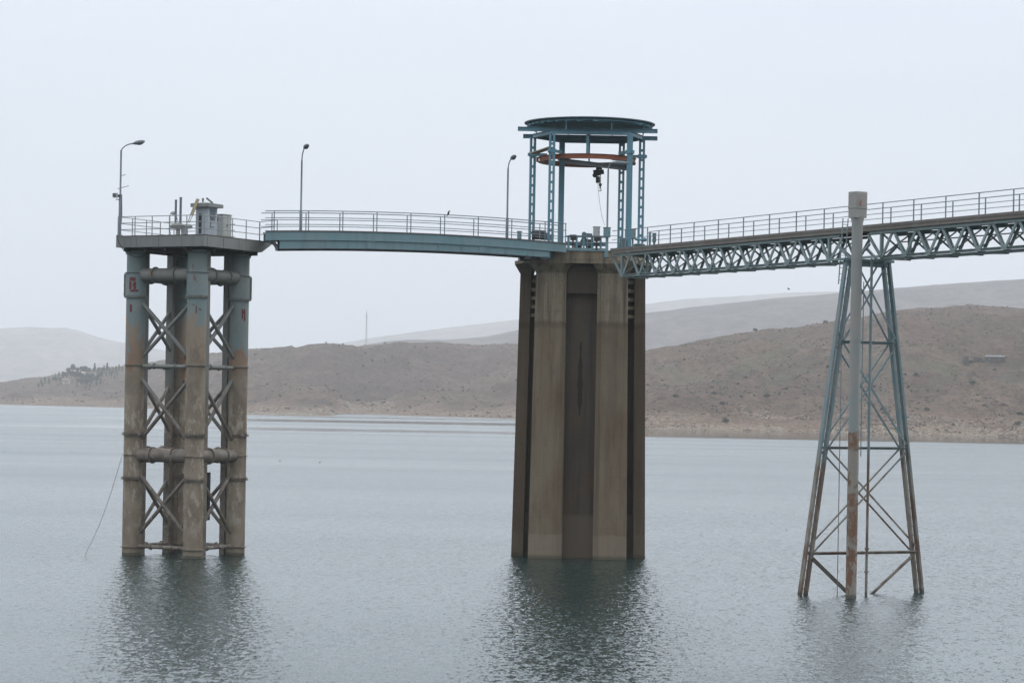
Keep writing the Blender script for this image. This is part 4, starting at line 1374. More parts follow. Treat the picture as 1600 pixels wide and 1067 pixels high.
def cabinet(px0, py0, px1, py1, d, m, label, depth=0.35, legs=None, name='control_box'):
    c, s = bx(px0, py0, px1, py1, d, depth)
    r = empty(name, (c[0], c[1], c[2] - s[2] / 2), label, 'electrical box')
    mb = MB(); mb.box(c, s); mb.build('body', m, r)
    mb = MB(); mb.box((c[0], c[1], c[2] + s[2] / 2 + 0.015), (s[0] + 0.06, s[1] + 0.06, 0.03)); mb.build('lid', M['fascia'], r)
    mb = MB(); mb.box((c[0], c[1] - s[1] / 2 - 0.008, c[2]), (s[0] * 0.84, 0.016, s[2] * 0.84)); dd = mb.build('door', m, r)
    mb = MB(); mb.box((c[0] + s[0] * 0.3, c[1] - s[1] / 2 - 0.025, c[2]), (0.03, 0.03, 0.08)); mb.build('handle', M['dark'], dd)
    if legs is not None:
        mb = MB(); z1 = c[2] - s[2] / 2
        mb.box((c[0], c[1], (z1 + legs) / 2), (0.11, 0.11, z1 - legs)); mb.box((c[0], c[1], legs + 0.01), (0.24, 0.24, 0.02)); mb.build('stand', m, r)
    return r

cabinet(927, 355, 937.5, 369.5, 147.3, M['cream'], 'pale cream box standing up behind the winch on the concrete tower', legs=DZ)
cabinet(891, 367.5, 900, 375, 147.2, M['dark'], 'small dark motor box at the left end of the winch frame', legs=DZ)
cabinet(928, 370.5, 937, 376.5, 146.9, M['dark'], 'dark motor box tucked under the pale cream box', legs=DZ)
cabinet(943, 356, 954, 370.5, 143.5, M['girder'], 'grey-green junction box fixed to the lamp pole at the truss bridge end', legs=17.3)
cabinet(984.5, 358.5, 993.5, 373, 148.6, M['truss'], 'grey switch cabinet between the two right-hand crane columns', legs=DZ, depth=0.5)
cabinet(1013.5, 364, 1017.5, 378, 143.0, M['crane'], 'narrow blue upright box beside the truss bridge railing', legs=17.75, depth=0.15)
cabinet(1019.5, 365, 1025.3, 378.5, 142.5, M['machine'], 'small teal box on a post, the last one before the bridge railing runs on', legs=17.75, depth=0.2)
cabinet(808, 362, 815, 373, 149.0, M['girder'], 'small grey-blue box behind the footbridge railing, left of the crane columns', legs=17.3, depth=0.3)

sw = empty('side_winch', V(P(842, 372, 149).x, 149.2, 17.3), 'dark rope winch standing behind the right end of the footbridge railing', 'winch')
mb = MB(); a = P(842, 368, 149.2); mb.tube([a + V(-0.42, 0, 0.02), a + V(0.42, 0, 0.02)], 0.27, 16); mb.build('drum', M['dark'], sw)
mb = MB()
for dx in (-0.48, 0.48): mb.box((a.x + dx, 149.2, 17.75), (0.06, 0.6, 0.7))
mb.box((a.x, 149.2, 17.38), (1.2, 0.7, 0.16)); mb.build('frame', M['machine'], sw)
mb = MB(); a = P(851, 369.5, 149.3); mb.box(a, (0.42, 0.4, 0.42)); mb.tube([a + V(0.2, 0, 0), a + V(0.55, 0, -0.02)], 0.15, 12); mb.build('motor', M['machine'], sw)
gw = empty('valve_gear', V(P(995, 385, 147).x, 147, DZ), 'blue valve gear with a side handle at the foot of the right crane columns', 'valve gear')
mb = MB(); mb.lathe(V(P(999, 385, 148.6).x, 148.6, DZ), [(0.26, 0), (0.26, 0.3), (0.34, 0.36), (0.34, 0.62), (0.2, 0.66), (0.1, 0.68)], 16, smooth=False); mb.build('gearbox', M['machine'], gw)
mb = MB(); mb.tube([P(992, 373.5, 147.9), P(1006, 375.5, 147.9)], 0.07, 8); mb.ball(P(1007.5, 374.5, 147.9), 0.13, 10); mb.build('handle', M['crane'], gw)
mb = MB(); mb.tube([P(972, 388, 147.6), P(973, 372, 147.6)], 0.17, 12); mb.box(P(975, 383, 147.5), (0.4, 0.3, 0.5)); mb.build('housing', M['machine'], gw)

# railing in front of the machinery, on the tower's edge
tr_ = empty('tower_railing', tp(-0.9, -3.9, DZ), 'light blue railing along the front edge of the concrete tower deck', 'railing')
ra, rb_, rc_ = tp(-0.85, -3.95, DZ + 0.04), tp(1.45, -3.95, DZ + 0.04), P(971, 396, 144.6)
rc_.z = DZ
mb = MB()
for h_ in (0.45, 0.85):
    mb.tube([ra + V(0, 0, h_), rb_ + V(0, 0, h_), V(rc_.x, rc_.y, DZ + h_)], 0.018, 6)
mb.build('rail_section', M['rail'], tr_)
for q in (ra, ra.lerp(rb_, 0.5), rb_, rc_):
    mb = MB(); mb.box((q.x, q.y, DZ + 0.43), (0.045, 0.045, 0.9)); mb.build('post', M['rail'], tr_)

# ------------------------------------------------------------------ truss footbridge
TN0 = V(7.05, 140.9, 0)
TD = V(0.4634, -0.8861, 0)
TNm = V(0.8861, 0.4634, 0)
tz = 17.82
def tb_(t, off=0.0, z=0.0):
    return TN0 + TD * t + TNm * off + V(0, 0, z)


tbr = empty('truss_footbridge', tb_(-2.9, 0.8, 16.3), 'long grey-green lattice truss footbridge with a plank deck running to the shore', 'bridge')
PAN = 1.85
BW = 1.65
mb = MB()
mb.bar(tb_(-3.0, BW / 2, tz - 0.10), tb_(45, BW / 2, tz - 0.10), BW + 0.34, 0.14)
dk = mb.build('deck', M['deckwood'], tbr)
mb = MB()
for o_ in (-0.17, BW + 0.17):
    mb.bar(tb_(-3.0, o_, tz - 0.06), tb_(45, o_, tz - 0.06), 0.05, 0.13)
    mb.bar(tb_(-3.0, o_ * 0.9, tz - 0.235), tb_(45, o_ * 0.9, tz - 0.235), 0.05, 0.12)
mb.build('kerb_board', M['deckwood'], dk)
TT, TBZ = tz - 0.42, tz - 1.56
spans = [(-1.94, 11, -2.9), (22.75, 11, 21.45)]
for (t0, npan, _t) in spans:
    t1 = t0 + npan * PAN
    sp = MB()
    for o_ in (0, BW):
        sp.bar(tb_(t0 - PAN / 2, o_, TT + 0.03), tb_(t1 + PAN / 2, o_, TT + 0.03), 0.14, 0.13)
    tc_ = sp.build('top_chord', M['truss'], tbr)
    sp = MB()
    for o_ in (0, BW):
        sp.angle(tb_(t0, o_, TBZ), tb_(t1, o_, TBZ), 0.13, 0.03)
        sp.bar(tb_(t0, o_, TBZ - 0.06), tb_(t1, o_, TBZ - 0.06), 0.14, 0.03)
    sp.build('bottom_chord', M['truss'], tbr)
    for o_ in (0, BW):
        for k in range(npan + 1):
            tk = t0 + k * PAN
            for sg in (-1, 1):
                if (k == 0 and sg == -1) or (k == npan and sg == 1):
                    te = tk + sg * PAN * 0.62
                else:
                    te = tk + sg * (PAN / 2 - 0.08)
                mb = MB()
                sn = 0.07 if o_ == 0 else -0.07
                mb.bar(tb_(tk + sg * 0.06, o_, TBZ), tb_(te, o_, TT), 0.05, 0.15)
                mb.bar(tb_(tk + sg * 0.02, o_ + sn * 0.6, TBZ), tb_(te - sg * 0.04, o_ + sn * 0.6, TT), 0.07, 0.025)
                mb.build('diagonal', M['truss'], tbr)
            if k in (0, npan):
                mb = MB(); mb.bar(tb_(tk, o_, TBZ), tb_(tk, o_, TT), 0.13, 0.15, side=TD); mb.build('end_post', M['truss'], tbr)
            mb = MB(); mb.bar(tb_(tk - 0.2, o_ - 0.04, TBZ + 0.05), tb_(tk + 0.2, o_ - 0.04, TBZ + 0.05), 0.02, 0.2); mb.build('gusset', M['truss'], tbr)
    for k in range(npan + 1):
        tk = t0 + k * PAN
        mb = MB()
        mb.bar(tb_(tk, -0.05, TBZ - 0.1), tb_(tk, BW + 0.05, TBZ - 0.1), 0.1, 0.05)
        mb.angle(tb_(tk, 0.05, TBZ + 0.05), tb_(tk, BW - 0.05, TT - 0.05), 0.07, 0.02)
        mb.angle(tb_(tk, 0.05, TT - 0.05), tb_(tk, BW - 0.05, TBZ + 0.05), 0.07, 0.02)
        mb.build('cross_frame', M['truss'], tbr)
        if k < npan:
            mb = MB()
            a_, b_ = ((0, BW) if k % 2 else (BW, 0))
            mb.bar(tb_(tk, a_, TBZ - 0.12), tb_(tk + PAN, b_, TBZ - 0.12), 0.09, 0.02); mb.build('lateral_brace', M['truss'], tbr)
            mb = MB(); mb.bar(tb_(tk + PAN / 2, 0, TT - 0.05), tb_(tk + PAN / 2, BW, TT - 0.05), 0.1, 0.12); mb.build('floor_beam', M['truss'], tbr)
# conduit along the far truss
mb = MB(); mb.tube([tb_(22, BW + 0.1, TT - 0.32), tb_(45, BW + 0.1, TT - 0.32)], 0.03, 6); mb.build('conduit', M['dark'], tbr)
for off, ph, nm in ((-0.12, 1.0, 1), (BW + 0.12, 1.5, 0)):
    ts = [ph + 2.44 * k for k in range(-1, 18)]
    rl = MB(); rl.tube([tb_(-2.9 if nm else -2.0, off, tz + 1.0), tb_(45, off, tz + 1.0)], 0.022, 6)
    rgp = rl.build('railing', M['rail'], tbr)
    for h_ in (0.5,):
        m2 = MB(); m2.tube([tb_(-2.9 if nm else -2.0, off, tz + h_), tb_(45, off, tz + h_)], 0.017, 6); m2.build('rail', M['rail'], rgp)
    for t_ in ts:
        p = tb_(t_, off, tz)
        m2 = MB(); m2.box((p.x, p.y, tz + 0.42), (0.045, 0.045, 1.16), R(-60)); m2.build('post', M['rail'], rgp)
mb = MB(); q = P(947.5, 385, 143.6); mb.box((q.x, q.y, 17.56), (0.2, 0.24, 0.48)); mb.build('end_stanchion', M['girder'], tbr)

# ------------------------------------------------------------------ trestle under the truss bridge
BC = V(17.2, 122.7, 0)
BE = TNm
bt = empty('steel_trestle', BC, 'slender two-legged steel trestle, blue above and rusty below, under the truss bridge', 'trestle')
ZTT = 16.15
def hw(z): return 3.66 + (1.30 - 3.66) * z / 16.2
def bp(o, z, dd=0.0): return BC + BE * o + TD * dd + V(0, 0, z)
for sg in (-1, 1):
    lg = MB()
    for inn in (0.05, 0.38):
        for dd in (-0.05, 0.06):
            lg.angle(bp(sg * (hw(-2) - inn), -2, dd), bp(sg * (hw(ZTT) - inn), ZTT, dd), 0.12, 0.03, side=BE)
        lg.bar(bp(sg * (hw(-2) - inn), -2, -0.115), bp(sg * (hw(ZTT) - inn), ZTT, -0.115), 0.12, 0.02, side=BE)
    lo = lg.build('leg', M['bent'], bt)
    z_ = -0.3
    while z_ < ZTT - 0.4:
        lc = MB()
        lc.bar(bp(sg * (hw(z_) - 0.06), z_, -0.135), bp(sg * (hw(z_ + 0.2) - 0.38), z_ + 0.22, -0.135), 0.06, 0.015, side=TD)
        lc.build('lacing_bar', M['bent'], lo)
        z_ += 0.44
for z_ in (2.0, 7.08, 12.2):
    h_ = hw(z_) - 0.3
    mb = MB()
    for dd in (-0.2, 0.2):
        mb.angle(bp(-h_, z_, dd), bp(h_, z_, dd), 0.13, 0.03)
    mb.build('strut', M['bent'], bt)
def pair(o0, z0, o1, z1):
    mb = MB()
    d = (bp(o1, z1) - bp(o0, z0)).normalized()
    up = d.cross(TD).normalized()
    for dd in (-0.18, 0.18):
        sh = up * (0.11 if dd > 0 else -0.11)
        mb.angle(bp(o0, z0, dd) + sh, bp(o1, z1, dd) + sh, 0.09, 0.025)
    mb.build('diagonal', M['bent'], bt)
for z0_, z1_ in ((2.2, 6.95), (7.2, 12.05), (12.35, 16.1)):
    a0_, a1_ = hw(z0_) - 0.35, hw(z1_) - 0.35
    pair(-a0_, z0_, a1_, z1_); pair(a0_, z0_, -a1_, z1_)
pair(-(hw(1.9) - 0.35), 1.85, -0.3, -0.35); pair(hw(1.9) - 0.35, 1.85, 0.15, -0.35)
mb = MB(); mb.bar(bp(-1.5, 16.18), bp(1.5, 16.18), 0.3, 0.12); mb.bar(bp(-1.3, 16.0), bp(1.3, 16.0), 0.1, 0.25); mb.build('cap_beam', M['bent'], bt)
for sg in (-1, 1):
    for dd in (-1.3, 1.3):
        mb = MB(); mb.bar(bp(sg * 0.8, 16.24, dd * 0.2), bp(sg * 0.82, 16.9, dd), 0.1, 0.12); mb.build('bearing_strut', M['truss'], bt)
mb = MB(); mb.bar(bp(-0.83, 16.26, -2.0), bp(-0.83, 16.26, 2.2), 0.2, 0.1); mb.bar(bp(0.83, 16.26, -2.0), bp(0.83, 16.26, 2.2), 0.2, 0.1)
mb.build('saddle', M['truss'], bt)
# ladder left of the gauge pipe
mb = MB()
for dd in (-0.15, 0.15):
    mb.bar(bp(-1.25 + dd, 15.0, -0.4), bp(-1.05 + dd, 18.2, -0.4), 0.04, 0.04)
for k in range(10):
    mb.bar(bp(-1.4 + k * 0.02, 15.2 + k * 0.3, -0.4), bp(-1.1 + k * 0.02, 15.2 + k * 0.3, -0.4), 0.025, 0.025)
mb.build('ladder', M['bent'], bt)
# thin risers
for name, px_, ya, yb, r_, lb in (('riser_pipe', 1360, 404, 935, 0.065, 'thin dark riser pipe running down the middle of the trestle into the water'),
                                  ('drop_rod', 1315, 540, 935, 0.02, 'thin rod hanging left of the thick gauge pipe'),
                                  ('drop_rod', 1348, 440, 713, 0.025, 'short rod ending above the water just right of the thick gauge pipe')):
    a_ = P(px_, 535, 121.6)
    za, zb = P(px_, ya, 121.6).z, P(px_, yb, 121.6).z
    if yb > 900: zb = -1
    mb = MB()
    mb.tube([V(a_.x, a_.y, za), V(a_.x, a_.y, zb)], r_, 8)
    if r_ > 0.05:
        for z_ in (1.1, 2.2, 9.2, 14.6): mb.tube([V(a_.x, a_.y, z_), V(a_.x, a_.y, z_ + 0.1)], r_ + 0.04, 8)
    tag(mb.build(name, M['bent']), lb, 'pipe' if r_ > 0.05 else 'rod')

gp0 = V(16.27, 119.7, 0)
gg = empty('gauge_pipe', gp0, 'thick upright gauge pipe with a square box head, grey above and rusty below', 'gauge pipe')
mb = MB(); mb.tube([gp0 + V(0, 0, -2), gp0 + V(0, 0, 17.2), gp0 + V(0, 0, 17.75), gp0 + V(0, 0, 18.1)], [0.258, 0.262, 0.27, 0.33], 24)
pb_ = mb.build('shaft', M['gauge'], gg)
for z_ in (2.0, 7.1, 12.2, 16.0):
    mb = MB(); mb.tube([gp0 + V(0, 0, z_), gp0 + V(0, 0, z_ + 0.05)], 0.275, 24); mb.build('band', M['gauge'], pb_)
hr = R(33)
mb = MB(); mb.box((gp0.x, gp0.y, 18.26), (0.64, 0.58, 0.5), hr); mb.build('neck_box', M['gauge'], gg)
mb = MB()
mb.box((gp0.x, gp0.y, 18.82), (0.65, 0.6, 0.72), hr)
q = [(-.34, -.31), (.34, -.31), (.34, .31), (-.34, .31)]
ro = lambda x, y, z, k=1: V(gp0.x + (x * math.cos(hr) - y * math.sin(hr)) * k, gp0.y + (x * math.sin(hr) + y * math.cos(hr)) * k, z)
mb.prism([ro(x, y, 19.18, 0.98) for x, y in q], [ro(x, y, 19.25, 0.93) for x, y in q])
mb.box((gp0.x, gp0.y, 18.48), (0.68, 0.63, 0.04), hr)
mb.build('head_box', M['gauge'], gg)
mb = MB()
for x0_, x1_ in ((-0.31, -0.02),):
    mb.prism([ro(x0_, -0.302, 18.55), ro(x1_ + 0.25, -0.302, 18.55), ro(x1_ + 0.25, -0.308, 18.55), ro(x0_, -0.308, 18.55)], [ro(x0_, -0.302, 19.1), ro(x1_ + 0.25, -0.302, 19.1), ro(x1_ + 0.25, -0.308, 19.1), ro(x0_, -0.308, 19.1)])
mb.build('cover_plate', painted('faded_pink_cover', (0.30, 0.265, 0.24), 0.2, 0.25), gg)
for z_ in (2.05, 7.15, 12.25):
    mb = MB(); mb.bar(gp0 + V(0.1, 0.2, z_), V(BC.x - 0.5, BC.y - 0.4, z_), 0.1, 0.1); mb.build('stay', M['bent'], gg)

# ------------------------------------------------------------------ birds
def bird(pos, label, flying=False, name='bird', size=1.0):
    mb = MB()
    p = Vector(pos)
    if flying:
        mb.ball(p, (0.20 * size, 0.07 * size, 0.06 * size), 8)
        mb.ball(p + V(0.2, 0, 0.03) * size, 0.045 * size, 6)
        for sg, up in ((-1, 0.14), (1, 0.18)):
            w0 = [p + V(0.08, sg * 0.03, 0.02) * size, p + V(-0.1, sg * 0.03, 0.02) * size]
            w1 = [p + V(0.02, sg * 0.28, up) * size, p + V(-0.16, sg * 0.28, up) * size]
            w2 = [p + V(-0.22, sg * 0.55, up * 1.5) * size]
            vs = w0 + w1 + w2
            vs2 = [v - V(0, 0, 0.015) for v in vs]
            mb.add(vs + vs2, [(0, 1, 3, 2), (2, 3, 4), (5, 7, 8, 6), (7, 9, 8)])
    else:
        rot = V(0.25, 0, 1).to_track_quat('X', 'Z').to_matrix()
        mb.ball(p + V(0, 0, 0.10) * size, (0.115 * size, 0.06 * size, 0.06 * size), 10, rot=rot)
        mb.ball(p + V(0.045, 0, 0.21) * size, 0.042 * size, 8)
        mb.tube([p + V(0.08, 0, 0.21) * size, p + V(0.12, 0, 0.2) * size], [0.012 * size, 0.002], 5)
        mb.tube([p + V(-0.03, 0, 0.03) * size, p + V(-0.09, 0, -0.09) * size], [0.035 * size, 0.025 * size], 6)
    return tag(mb.build(name, M['bird']), label, 'bird')


bq = P(701, 335, 144.3)
s_b = (bq.x - gl.x) / gdir.x
q = gp(s_b, 0.04, 1.15)
bird(q, 'small dark bird perched on the top rail of the arched footbridge', size=0.95)
bird(P(1232.5, 452, 175), 'small dark bird in flight above the hillside between the bridges', True, size=0.45)
for px_, py_, lb in ((437.2, 720.7, 'darker of two tiny water birds afloat near the far shore'), (499.5, 723, 'fainter of two tiny water birds afloat near the far shore')):
    d_ = EYE * FPX / -((px_ - 800) * SR + (533.5 - py_) * CR + HOR)
    p = P(px_, py_, d_)
    mb = MB(); mb.ball(V(p.x, p.y, 0.1), (0.13, 0.08, 0.07), 8); mb.tube([V(p.x + 0.08, p.y, 0.08), V(p.x + 0.11, p.y, 0.2)], 0.025, 6); mb.ball(V(p.x + 0.12, p.y, 0.21), 0.035, 6)
    tag(mb.build('water_bird', M['bird']), lb, 'bird')

# ------------------------------------------------------------------ trees and houses on the far shore
def leafmat(name, a, b_):
    b = NB(name)
    c = b.mix(b.ramp(b.noise(0.7, detail=3), 0.35, 0.65), a, b_)
    return b.done(c, 0.9, 0, 0.1)


M['leaf_dark'] = leafmat('dark_pine_foliage', (0.035, 0.055, 0.035), (0.055, 0.08, 0.05))
M['leaf_light'] = leafmat('pale_poplar_foliage', (0.09, 0.12, 0.055), (0.13, 0.15, 0.08))
M['scrub'] = leafmat('scrub_foliage', (0.05, 0.055, 0.035), (0.075, 0.075, 0.05))
M['trunk'] = plain('tree_bark', (0.09, 0.07, 0.05))


def leafy(mb, c, rx, rz, n, size, rnd, pw=1.0):
    for _ in range(n):
        u = V(rnd.gauss(0, 1), rnd.gauss(0, 1), rnd.gauss(0, 1)).normalized() * rnd.uniform(0.35, 1) ** 0.6
        t = (u.z + 1) / 2
        k = (1 - t ** 1.5 * pw) if pw > 0 else 1
        p = Vector(c) + V(u.x * rx * k, u.y * rx * k, u.z * rz)
        a = V(rnd.uniform(-1, 1), rnd.uniform(-1, 1), rnd.uniform(-1, 1)).normalized() * size * rnd.uniform(0.6, 1.3)
        b = a.cross(V(rnd.uniform(-1, 1), rnd.uniform(-1, 1), rnd.uniform(-1, 1))).normalized() * a.length
        mb.add([p - a, p + b, p + a, p - b], [(0, 1, 2, 3)])


def tree_proto(name, h, w, leaf, pw, seed, label, group):
    rnd = random.Random(seed)
    root = empty(name, (0, 0, 0), label, 'tree', group)
    mb = MB()
    mb.tube([V(0, 0, -0.5), V(0.05, 0, h * 0.3), V(0.1, 0.05, h * 0.75)], [h * 0.03, h * 0.022, h * 0.008], 6)
    for k in range(5):
        t_ = rnd.uniform(0, 6.28); z_ = h * rnd.uniform(0.3, 0.6)
        mb.tube([V(0.05, 0, z_), V(math.cos(t_) * w * 0.6, math.sin(t_) * w * 0.6, z_ + h * 0.18)], [h * 0.012, h * 0.004], 5)
    mb.build('trunk', M['trunk'], root)
    mb = MB()
    if pw > 0:
        leafy(mb, V(0, 0, h * 0.57), w, h * 0.45, 260, h * 0.055, rnd, pw)
    else:
        for k in range(7):
            t_ = rnd.uniform(0, 6.28); r_ = rnd.uniform(0, w * 0.55)
            leafy(mb, V(math.cos(t_) * r_, math.sin(t_) * r_, h * rnd.uniform(0.45, 0.8)), w * 0.55, h * 0.2, 55, h * 0.055, rnd, 0)
    mb.build('crown', leaf, root)
    return root


G = 'trees round the houses on the far left shore'
protos = {
    'p': tree_proto('pine_tree', 8, 3.4, M['leaf_dark'], 0, 1, '', G),
    'c': tree_proto('cypress_tree', 8, 1.2, M['leaf_dark'], 0.8, 2, '', G),
    'l': tree_proto('poplar_tree', 7, 1.7, M['leaf_light'], 0.6, 3, '', G)}
LBL = {'p': 'round dark pine in the clump round the far-shore houses', 'c': 'narrow dark cypress standing up from the far-shore trees', 'l': 'pale green slender tree on the slope below the far ridge'}
used = set()
spots = [('p', 115, 584, 1.25), ('p', 108, 587, 1.0), ('p', 122, 585, .9), ('p', 127, 583, .95), ('p', 134, 585, 1.1), ('p', 104, 592, 1.0), ('p', 112, 592, 1.1), ('p', 118, 594, 1.1),
         ('p', 125, 593, 1.0), ('p', 98, 590, .8), ('p', 140, 584, .9), ('p', 131, 598, 1.1), ('p', 138, 597, 1.2), ('p', 144, 598, 1.1), ('p', 150, 599, 1.0), ('p', 128, 604, .9), ('p', 134, 605, .9),
         ('p', 142, 603, 1.0), ('p', 152, 594, .8), ('p', 158, 592, .8), ('p', 88, 598, .8), ('p', 83, 597, .7), ('p', 93, 598, .8), ('p', 121, 601, .8), ('p', 147, 584, .8), ('p', 160, 584, .9), ('p', 155, 583, .8),
         ('c', 147.8, 582, 1.25), ('c', 167.3, 581, 1.3), ('c', 98.5, 592, .9), ('c', 131, 583, .9), ('c', 162.5, 582, .9), ('c', 157, 601, .8), ('c', 151, 603, .7), ('c', 159, 590, .9),
         ('l', 64, 601, .8), ('l', 70, 601, 1), ('l', 76, 601, 1), ('l', 60, 606, .7), ('l', 86, 591, .7), ('l', 92, 590, .8), ('l', 171, 584, .9), ('l', 176, 583, .9), ('l', 181, 582, .9), ('l', 186, 581, 1), ('l', 191, 581, .9),
         ('l', 174, 588, .9), ('l', 166, 589, .8), ('l', 183, 589, .8), ('l', 153, 585, .9), ('l', 66, 606, .7), ('l', 140, 607, .8), ('l', 179, 593, .6), ('l', 120, 606, .7)]
rnd = random.Random(5)
for kind, px_, py_, s_ in spots:
    pos = H1.find(px_, py_)
    r_ = protos[kind] if kind not in used else copy_tree(protos[kind])
    used.add(kind)
    r_.location = pos - V(0, 0, 0.3)
    r_.rotation_euler = (0, 0, rnd.uniform(0, 6.28))
    s_ *= 1.05
    r_.scale = (s_, s_, s_ * rnd.uniform(0.9, 1.1))
    r_['label'] = LBL[kind]
protos['c']['label'] = LBL['c']


def house(pos, wd, dp, ht, wall, roofm, label, pitch=0.0, rz=0.0, name='house'):
    r = empty(name, pos, label, 'house', rz=rz)
    f = lambda x, y, z: wmat(r) @ V(x, y, z)
    def b_(mb, x0, x1, y0, y1, z0, z1):
        q = [(x0, y0), (x1, y0), (x1, y1), (x0, y1)]
        mb.prism([f(x, y, z0) for x, y in q], [f(x, y, z1) for x, y in q])
    mb = MB(); b_(mb, -wd / 2, wd / 2, -dp / 2, dp / 2, -2, ht); mb.build('wall', wall, r)
    mb = MB()
    e_ = 0.5
    q0 = [(-wd / 2 - e_, -dp / 2 - e_), (wd / 2 + e_, -dp / 2 - e_), (wd / 2 + e_, dp / 2 + e_), (-wd / 2 - e_, dp / 2 + e_)]
    if pitch > 0:
        q1 = [(-wd / 2 - e_, -0.1), (wd / 2 + e_, -0.1), (wd / 2 + e_, 0.1), (-wd / 2 - e_, 0.1)]
        mb.prism([f(x, y, ht + 0.01) for x, y in q0], [f(x, y, ht + pitch) for x, y in q1])
    else:
        mb.prism([f(x, y, ht + 0.01) for x, y in q0], [f(x, y, ht + 0.3 + (0.8 if y > 0 else 0)) for x, y in q0])
    mb.build('roof', roofm, r)
    for k in (-0.28, 0.28):
        mb = MB(); b_(mb, k * wd - 0.6, k * wd + 0.6, -dp / 2 - 0.05, -dp / 2 + 0.02, ht * 0.4, ht * 0.8); mb.build('window', M['glass'], r)
    mb = MB(); b_(mb, -0.5, 0.5, -dp / 2 - 0.06, -dp / 2 + 0.02, 0, ht * 0.72); mb.build('door', M['trunk'], r)
    return r


M['plaster'] = plain('pale_plaster', (0.48, 0.45, 0.38), 0.9)
M['roofwhite'] = plain('white_sheet_roof', (0.17, 0.17, 0.165), 0.95)
M['roofred'] = plain('dull_red_roof', (0.25, 0.17, 0.16), 0.8)
M['stone'] = plain('rough_stone_wall', (0.075, 0.065, 0.055), 0.95)
house(H1.find(129.5, 588), 3.6, 4, 3.4, M['plaster'], M['plaster'], 'tiny cream house tower among the dark pines of the far shore')
house(H1.find(149, 590), 6.5, 5, 1.6, M['plaster'], M['roofwhite'], 'low house with a long white roof just below the tallest cypress')
house(H1.find(151, 584), 6.5, 5, 1.8, M['plaster'], M['roofwhite'], 'low white-roofed house on the ridge behind the tallest cypress')
house(H1.find(103.5, 598), 6.5, 5, 2.4, M['plaster'], M['roofred'], 'dull red-roofed house at the foot of the dark pines')
hh_ = H2.find(1554, 566)
hut = house(hh_, 8.0, 5, 2.2, M['stone'], M['roofwhite'], 'lone stone hut with a pale sheet roof high on the right hillside', rz=R(-14), name='hut')
# ruined walls left of the hut
rp = H2.find(1519, 566)
ru = empty('stone_ruin', rp, 'broken dark stone walls left of the lone hut on the hillside', 'ruin')
rnd = random.Random(9)
mb = MB()
for k in range(34):
    mb.box((rp.x + rnd.uniform(-3.6, 5.4), rp.y + rnd.uniform(-1, 2), rp.z + rnd.uniform(-0.3, 0.8)), (rnd.uniform(.6, 1.5), rnd.uniform(.5, 1.2), rnd.uniform(.6, 1.5)), rnd.uniform(0, 3))
mb.build('wall', M['stone'], ru)
mb = MB(); mb.box((rp.x - 3.0, rp.y, rp.z + 0.9), (1.3, 3.5, 3.4), 0.2); mb.build('gable', M['stone'], ru); mb = MB(); mb.box((rp.x + 2.8, rp.y + 0.6, rp.z + 1.2), (4.5, 0.7, 2.2)); mb.build('long_wall', M['stone'], ru)

# transmission mast on the next ridge
mp_ = P(572, 540, 4050)
mz = H3.z((572 - 800) * CR, 4050)
ms = empty('radio_mast', V(mp_.x, mp_.y, mz), 'tall thin lattice radio mast on the hazy ridge between the towers', 'mast')
topz = P(573.5, 489, 4050).z
mb = MB()
for k in range(3):
    t_ = k * 2.09
    mb.tube([V(mp_.x + 1.3 * math.cos(t_), mp_.y + 1.3 * math.sin(t_), mz - 5), V(mp_.x + 0.6 * math.cos(t_), mp_.y + 0.6 * math.sin(t_), topz)], 0.35, 6)
z_ = mz
k = 0
while z_ < topz - 3:
    mb.bar(V(mp_.x - 1.2, mp_.y, z_), V(mp_.x + 1.2, mp_.y, z_ + 3), 0.25, 0.25); z_ += 3
mb.build('lattice', M['grey'], ms)
mb = MB(); mb.tube([V(mp_.x, mp_.y, topz - 1), V(mp_.x, mp_.y, topz + 5)], 0.25, 6); mb.ball(V(mp_.x, mp_.y - 1, topz - 6), 1.2, 8); mb.build('antenna', M['grey'], ms)

# ------------------------------------------------------------------ bushes and stones on the right hillside
rnd = random.Random(21)
bush0 = None
BG = 'scattered bushes on the dry right hillside'
for k in range(70):
    px_, py_ = rnd.uniform(1015, 1598), rnd.uniform(560, 668)
    if k == 0: px_, py_ = 1199, 621
    if k == 1: px_, py_ = 1181, 515
    if k == 2: px_, py_ = 1289, 501
    pos = H2.find(px_, py_)
    if bush0 is None:
        r_ = random.Random(4)
        mb = MB()
        for j in range(4):
            leafy(mb, V(r_.uniform(-.6, .6), r_.uniform(-.4, .4), r_.uniform(.4, .8)), 0.75, 0.55, 50, 0.17, r_, 0)
        mb.tube([V(0, 0, -0.3), V(0.05, 0, 0.6)], [0.1, 0.05], 5)
        bush0 = mb.build('bush', M['scrub'], origin=V(0, 0, 0))
        b_ = bush0
    else:
        b_ = bush0.copy(); COL.objects.link(b_)
    s_ = rnd.choice((0.35, 0.45, 0.6, 0.8, 1.2)) if k > 2 else 1.5
    b_.location = pos
    b_.scale = (s_ * 1.2, s_ * 1.2, s_)
    b_.rotation_euler = (0, 0, rnd.uniform(0, 6))
    tag(b_, 'low dark bush on the dry hillside beyond the trestle', 'bush', BG)
tag(bush0, 'low dark bush on the dry hillside beyond the trestle', 'bush', BG)


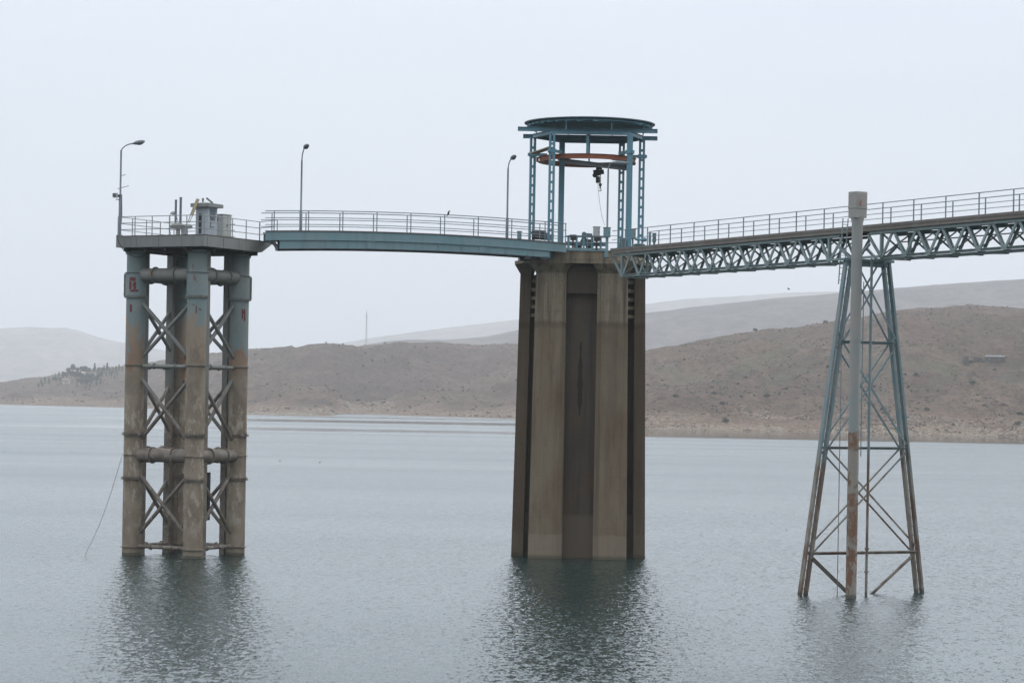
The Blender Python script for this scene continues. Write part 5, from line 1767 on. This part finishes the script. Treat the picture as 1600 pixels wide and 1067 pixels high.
def scatter(hill, name, n, x0, x1, tmin, tmax, mat, kind_, seed, smin, smax, power=1.0):
    rnd = random.Random(seed)
    mb = MB()
    for _ in range(n):
        xt = rnd.uniform(x0, x1)
        sh, rd = smooth(hill.shore, xt), smooth(hill.rdist, xt, 40)
        d = sh + (rd - sh) * (tmin + (tmax - tmin) * rnd.random() ** power)
        if fbm(xt / 60.0 + seed, d / 50.0) < -0.12: continue
        z = hill.z(xt, d)
        if z < 0.05: continue
        s = smin + (smax - smin) * rnd.random() ** 3
        c = V(xt / FPX * d, d, z)
        if kind_ == 'rock':
            vs = []
            a0 = rnd.uniform(0, 6)
            for h_, r_ in ((-0.3, 1.0), (0.45, 0.85), (0.75, 0.4)):
                for j in range(5):
                    t_ = a0 + j * 1.2566 + rnd.uniform(-.3, .3)
                    vs.append(c + V(math.cos(t_) * r_ * s * rnd.uniform(.8, 1.5), math.sin(t_) * r_ * s, h_ * s * rnd.uniform(.6, 1)))
            fs = [(i * 5 + j, i * 5 + (j + 1) % 5, i * 5 + 5 + (j + 1) % 5, i * 5 + 5 + j) for i in range(2) for j in range(5)] + [(10, 11, 12, 13, 14)]
            mb.add(vs, fs)
        else:
            leafy(mb, c + V(0, 0, s * 0.3), s, s * 0.5, 9, s * 0.45, rnd, 0)
    return tag(mb.build(name, mat, origin=V(0, 0, 0)), kind='stuff')


M['boulder'] = plain('shore_stone', (0.30, 0.255, 0.20), 0.95)
M['boulder_dark'] = plain('dark_shore_stone', (0.15, 0.125, 0.10), 0.95)
scatter(H2, 'shore_stones', 5200, 150, 900, 0.002, 0.16, M['boulder'], 'rock', 31, 0.15, 0.75, 1.6)
scatter(H2, 'dark_stones', 3200, 150, 900, 0.002, 0.30, M['boulder_dark'], 'rock', 33, 0.2, 0.8, 1.3)
scatter(H2, 'scrub', 11000, 150, 900, 0.04, 1.0, M['scrub'], 'shrub', 32, 0.25, 0.7)
scatter(H1, 'promontory_stones', 2600, -430, -180, 0.002, 0.16, M['boulder'], 'rock', 34, 0.25, 1.1, 1.5)
scatter(H1, 'far_scrub', 3500, -800, 40, 0.05, 1.0, M['scrub'], 'shrub', 35, 0.4, 1.3)
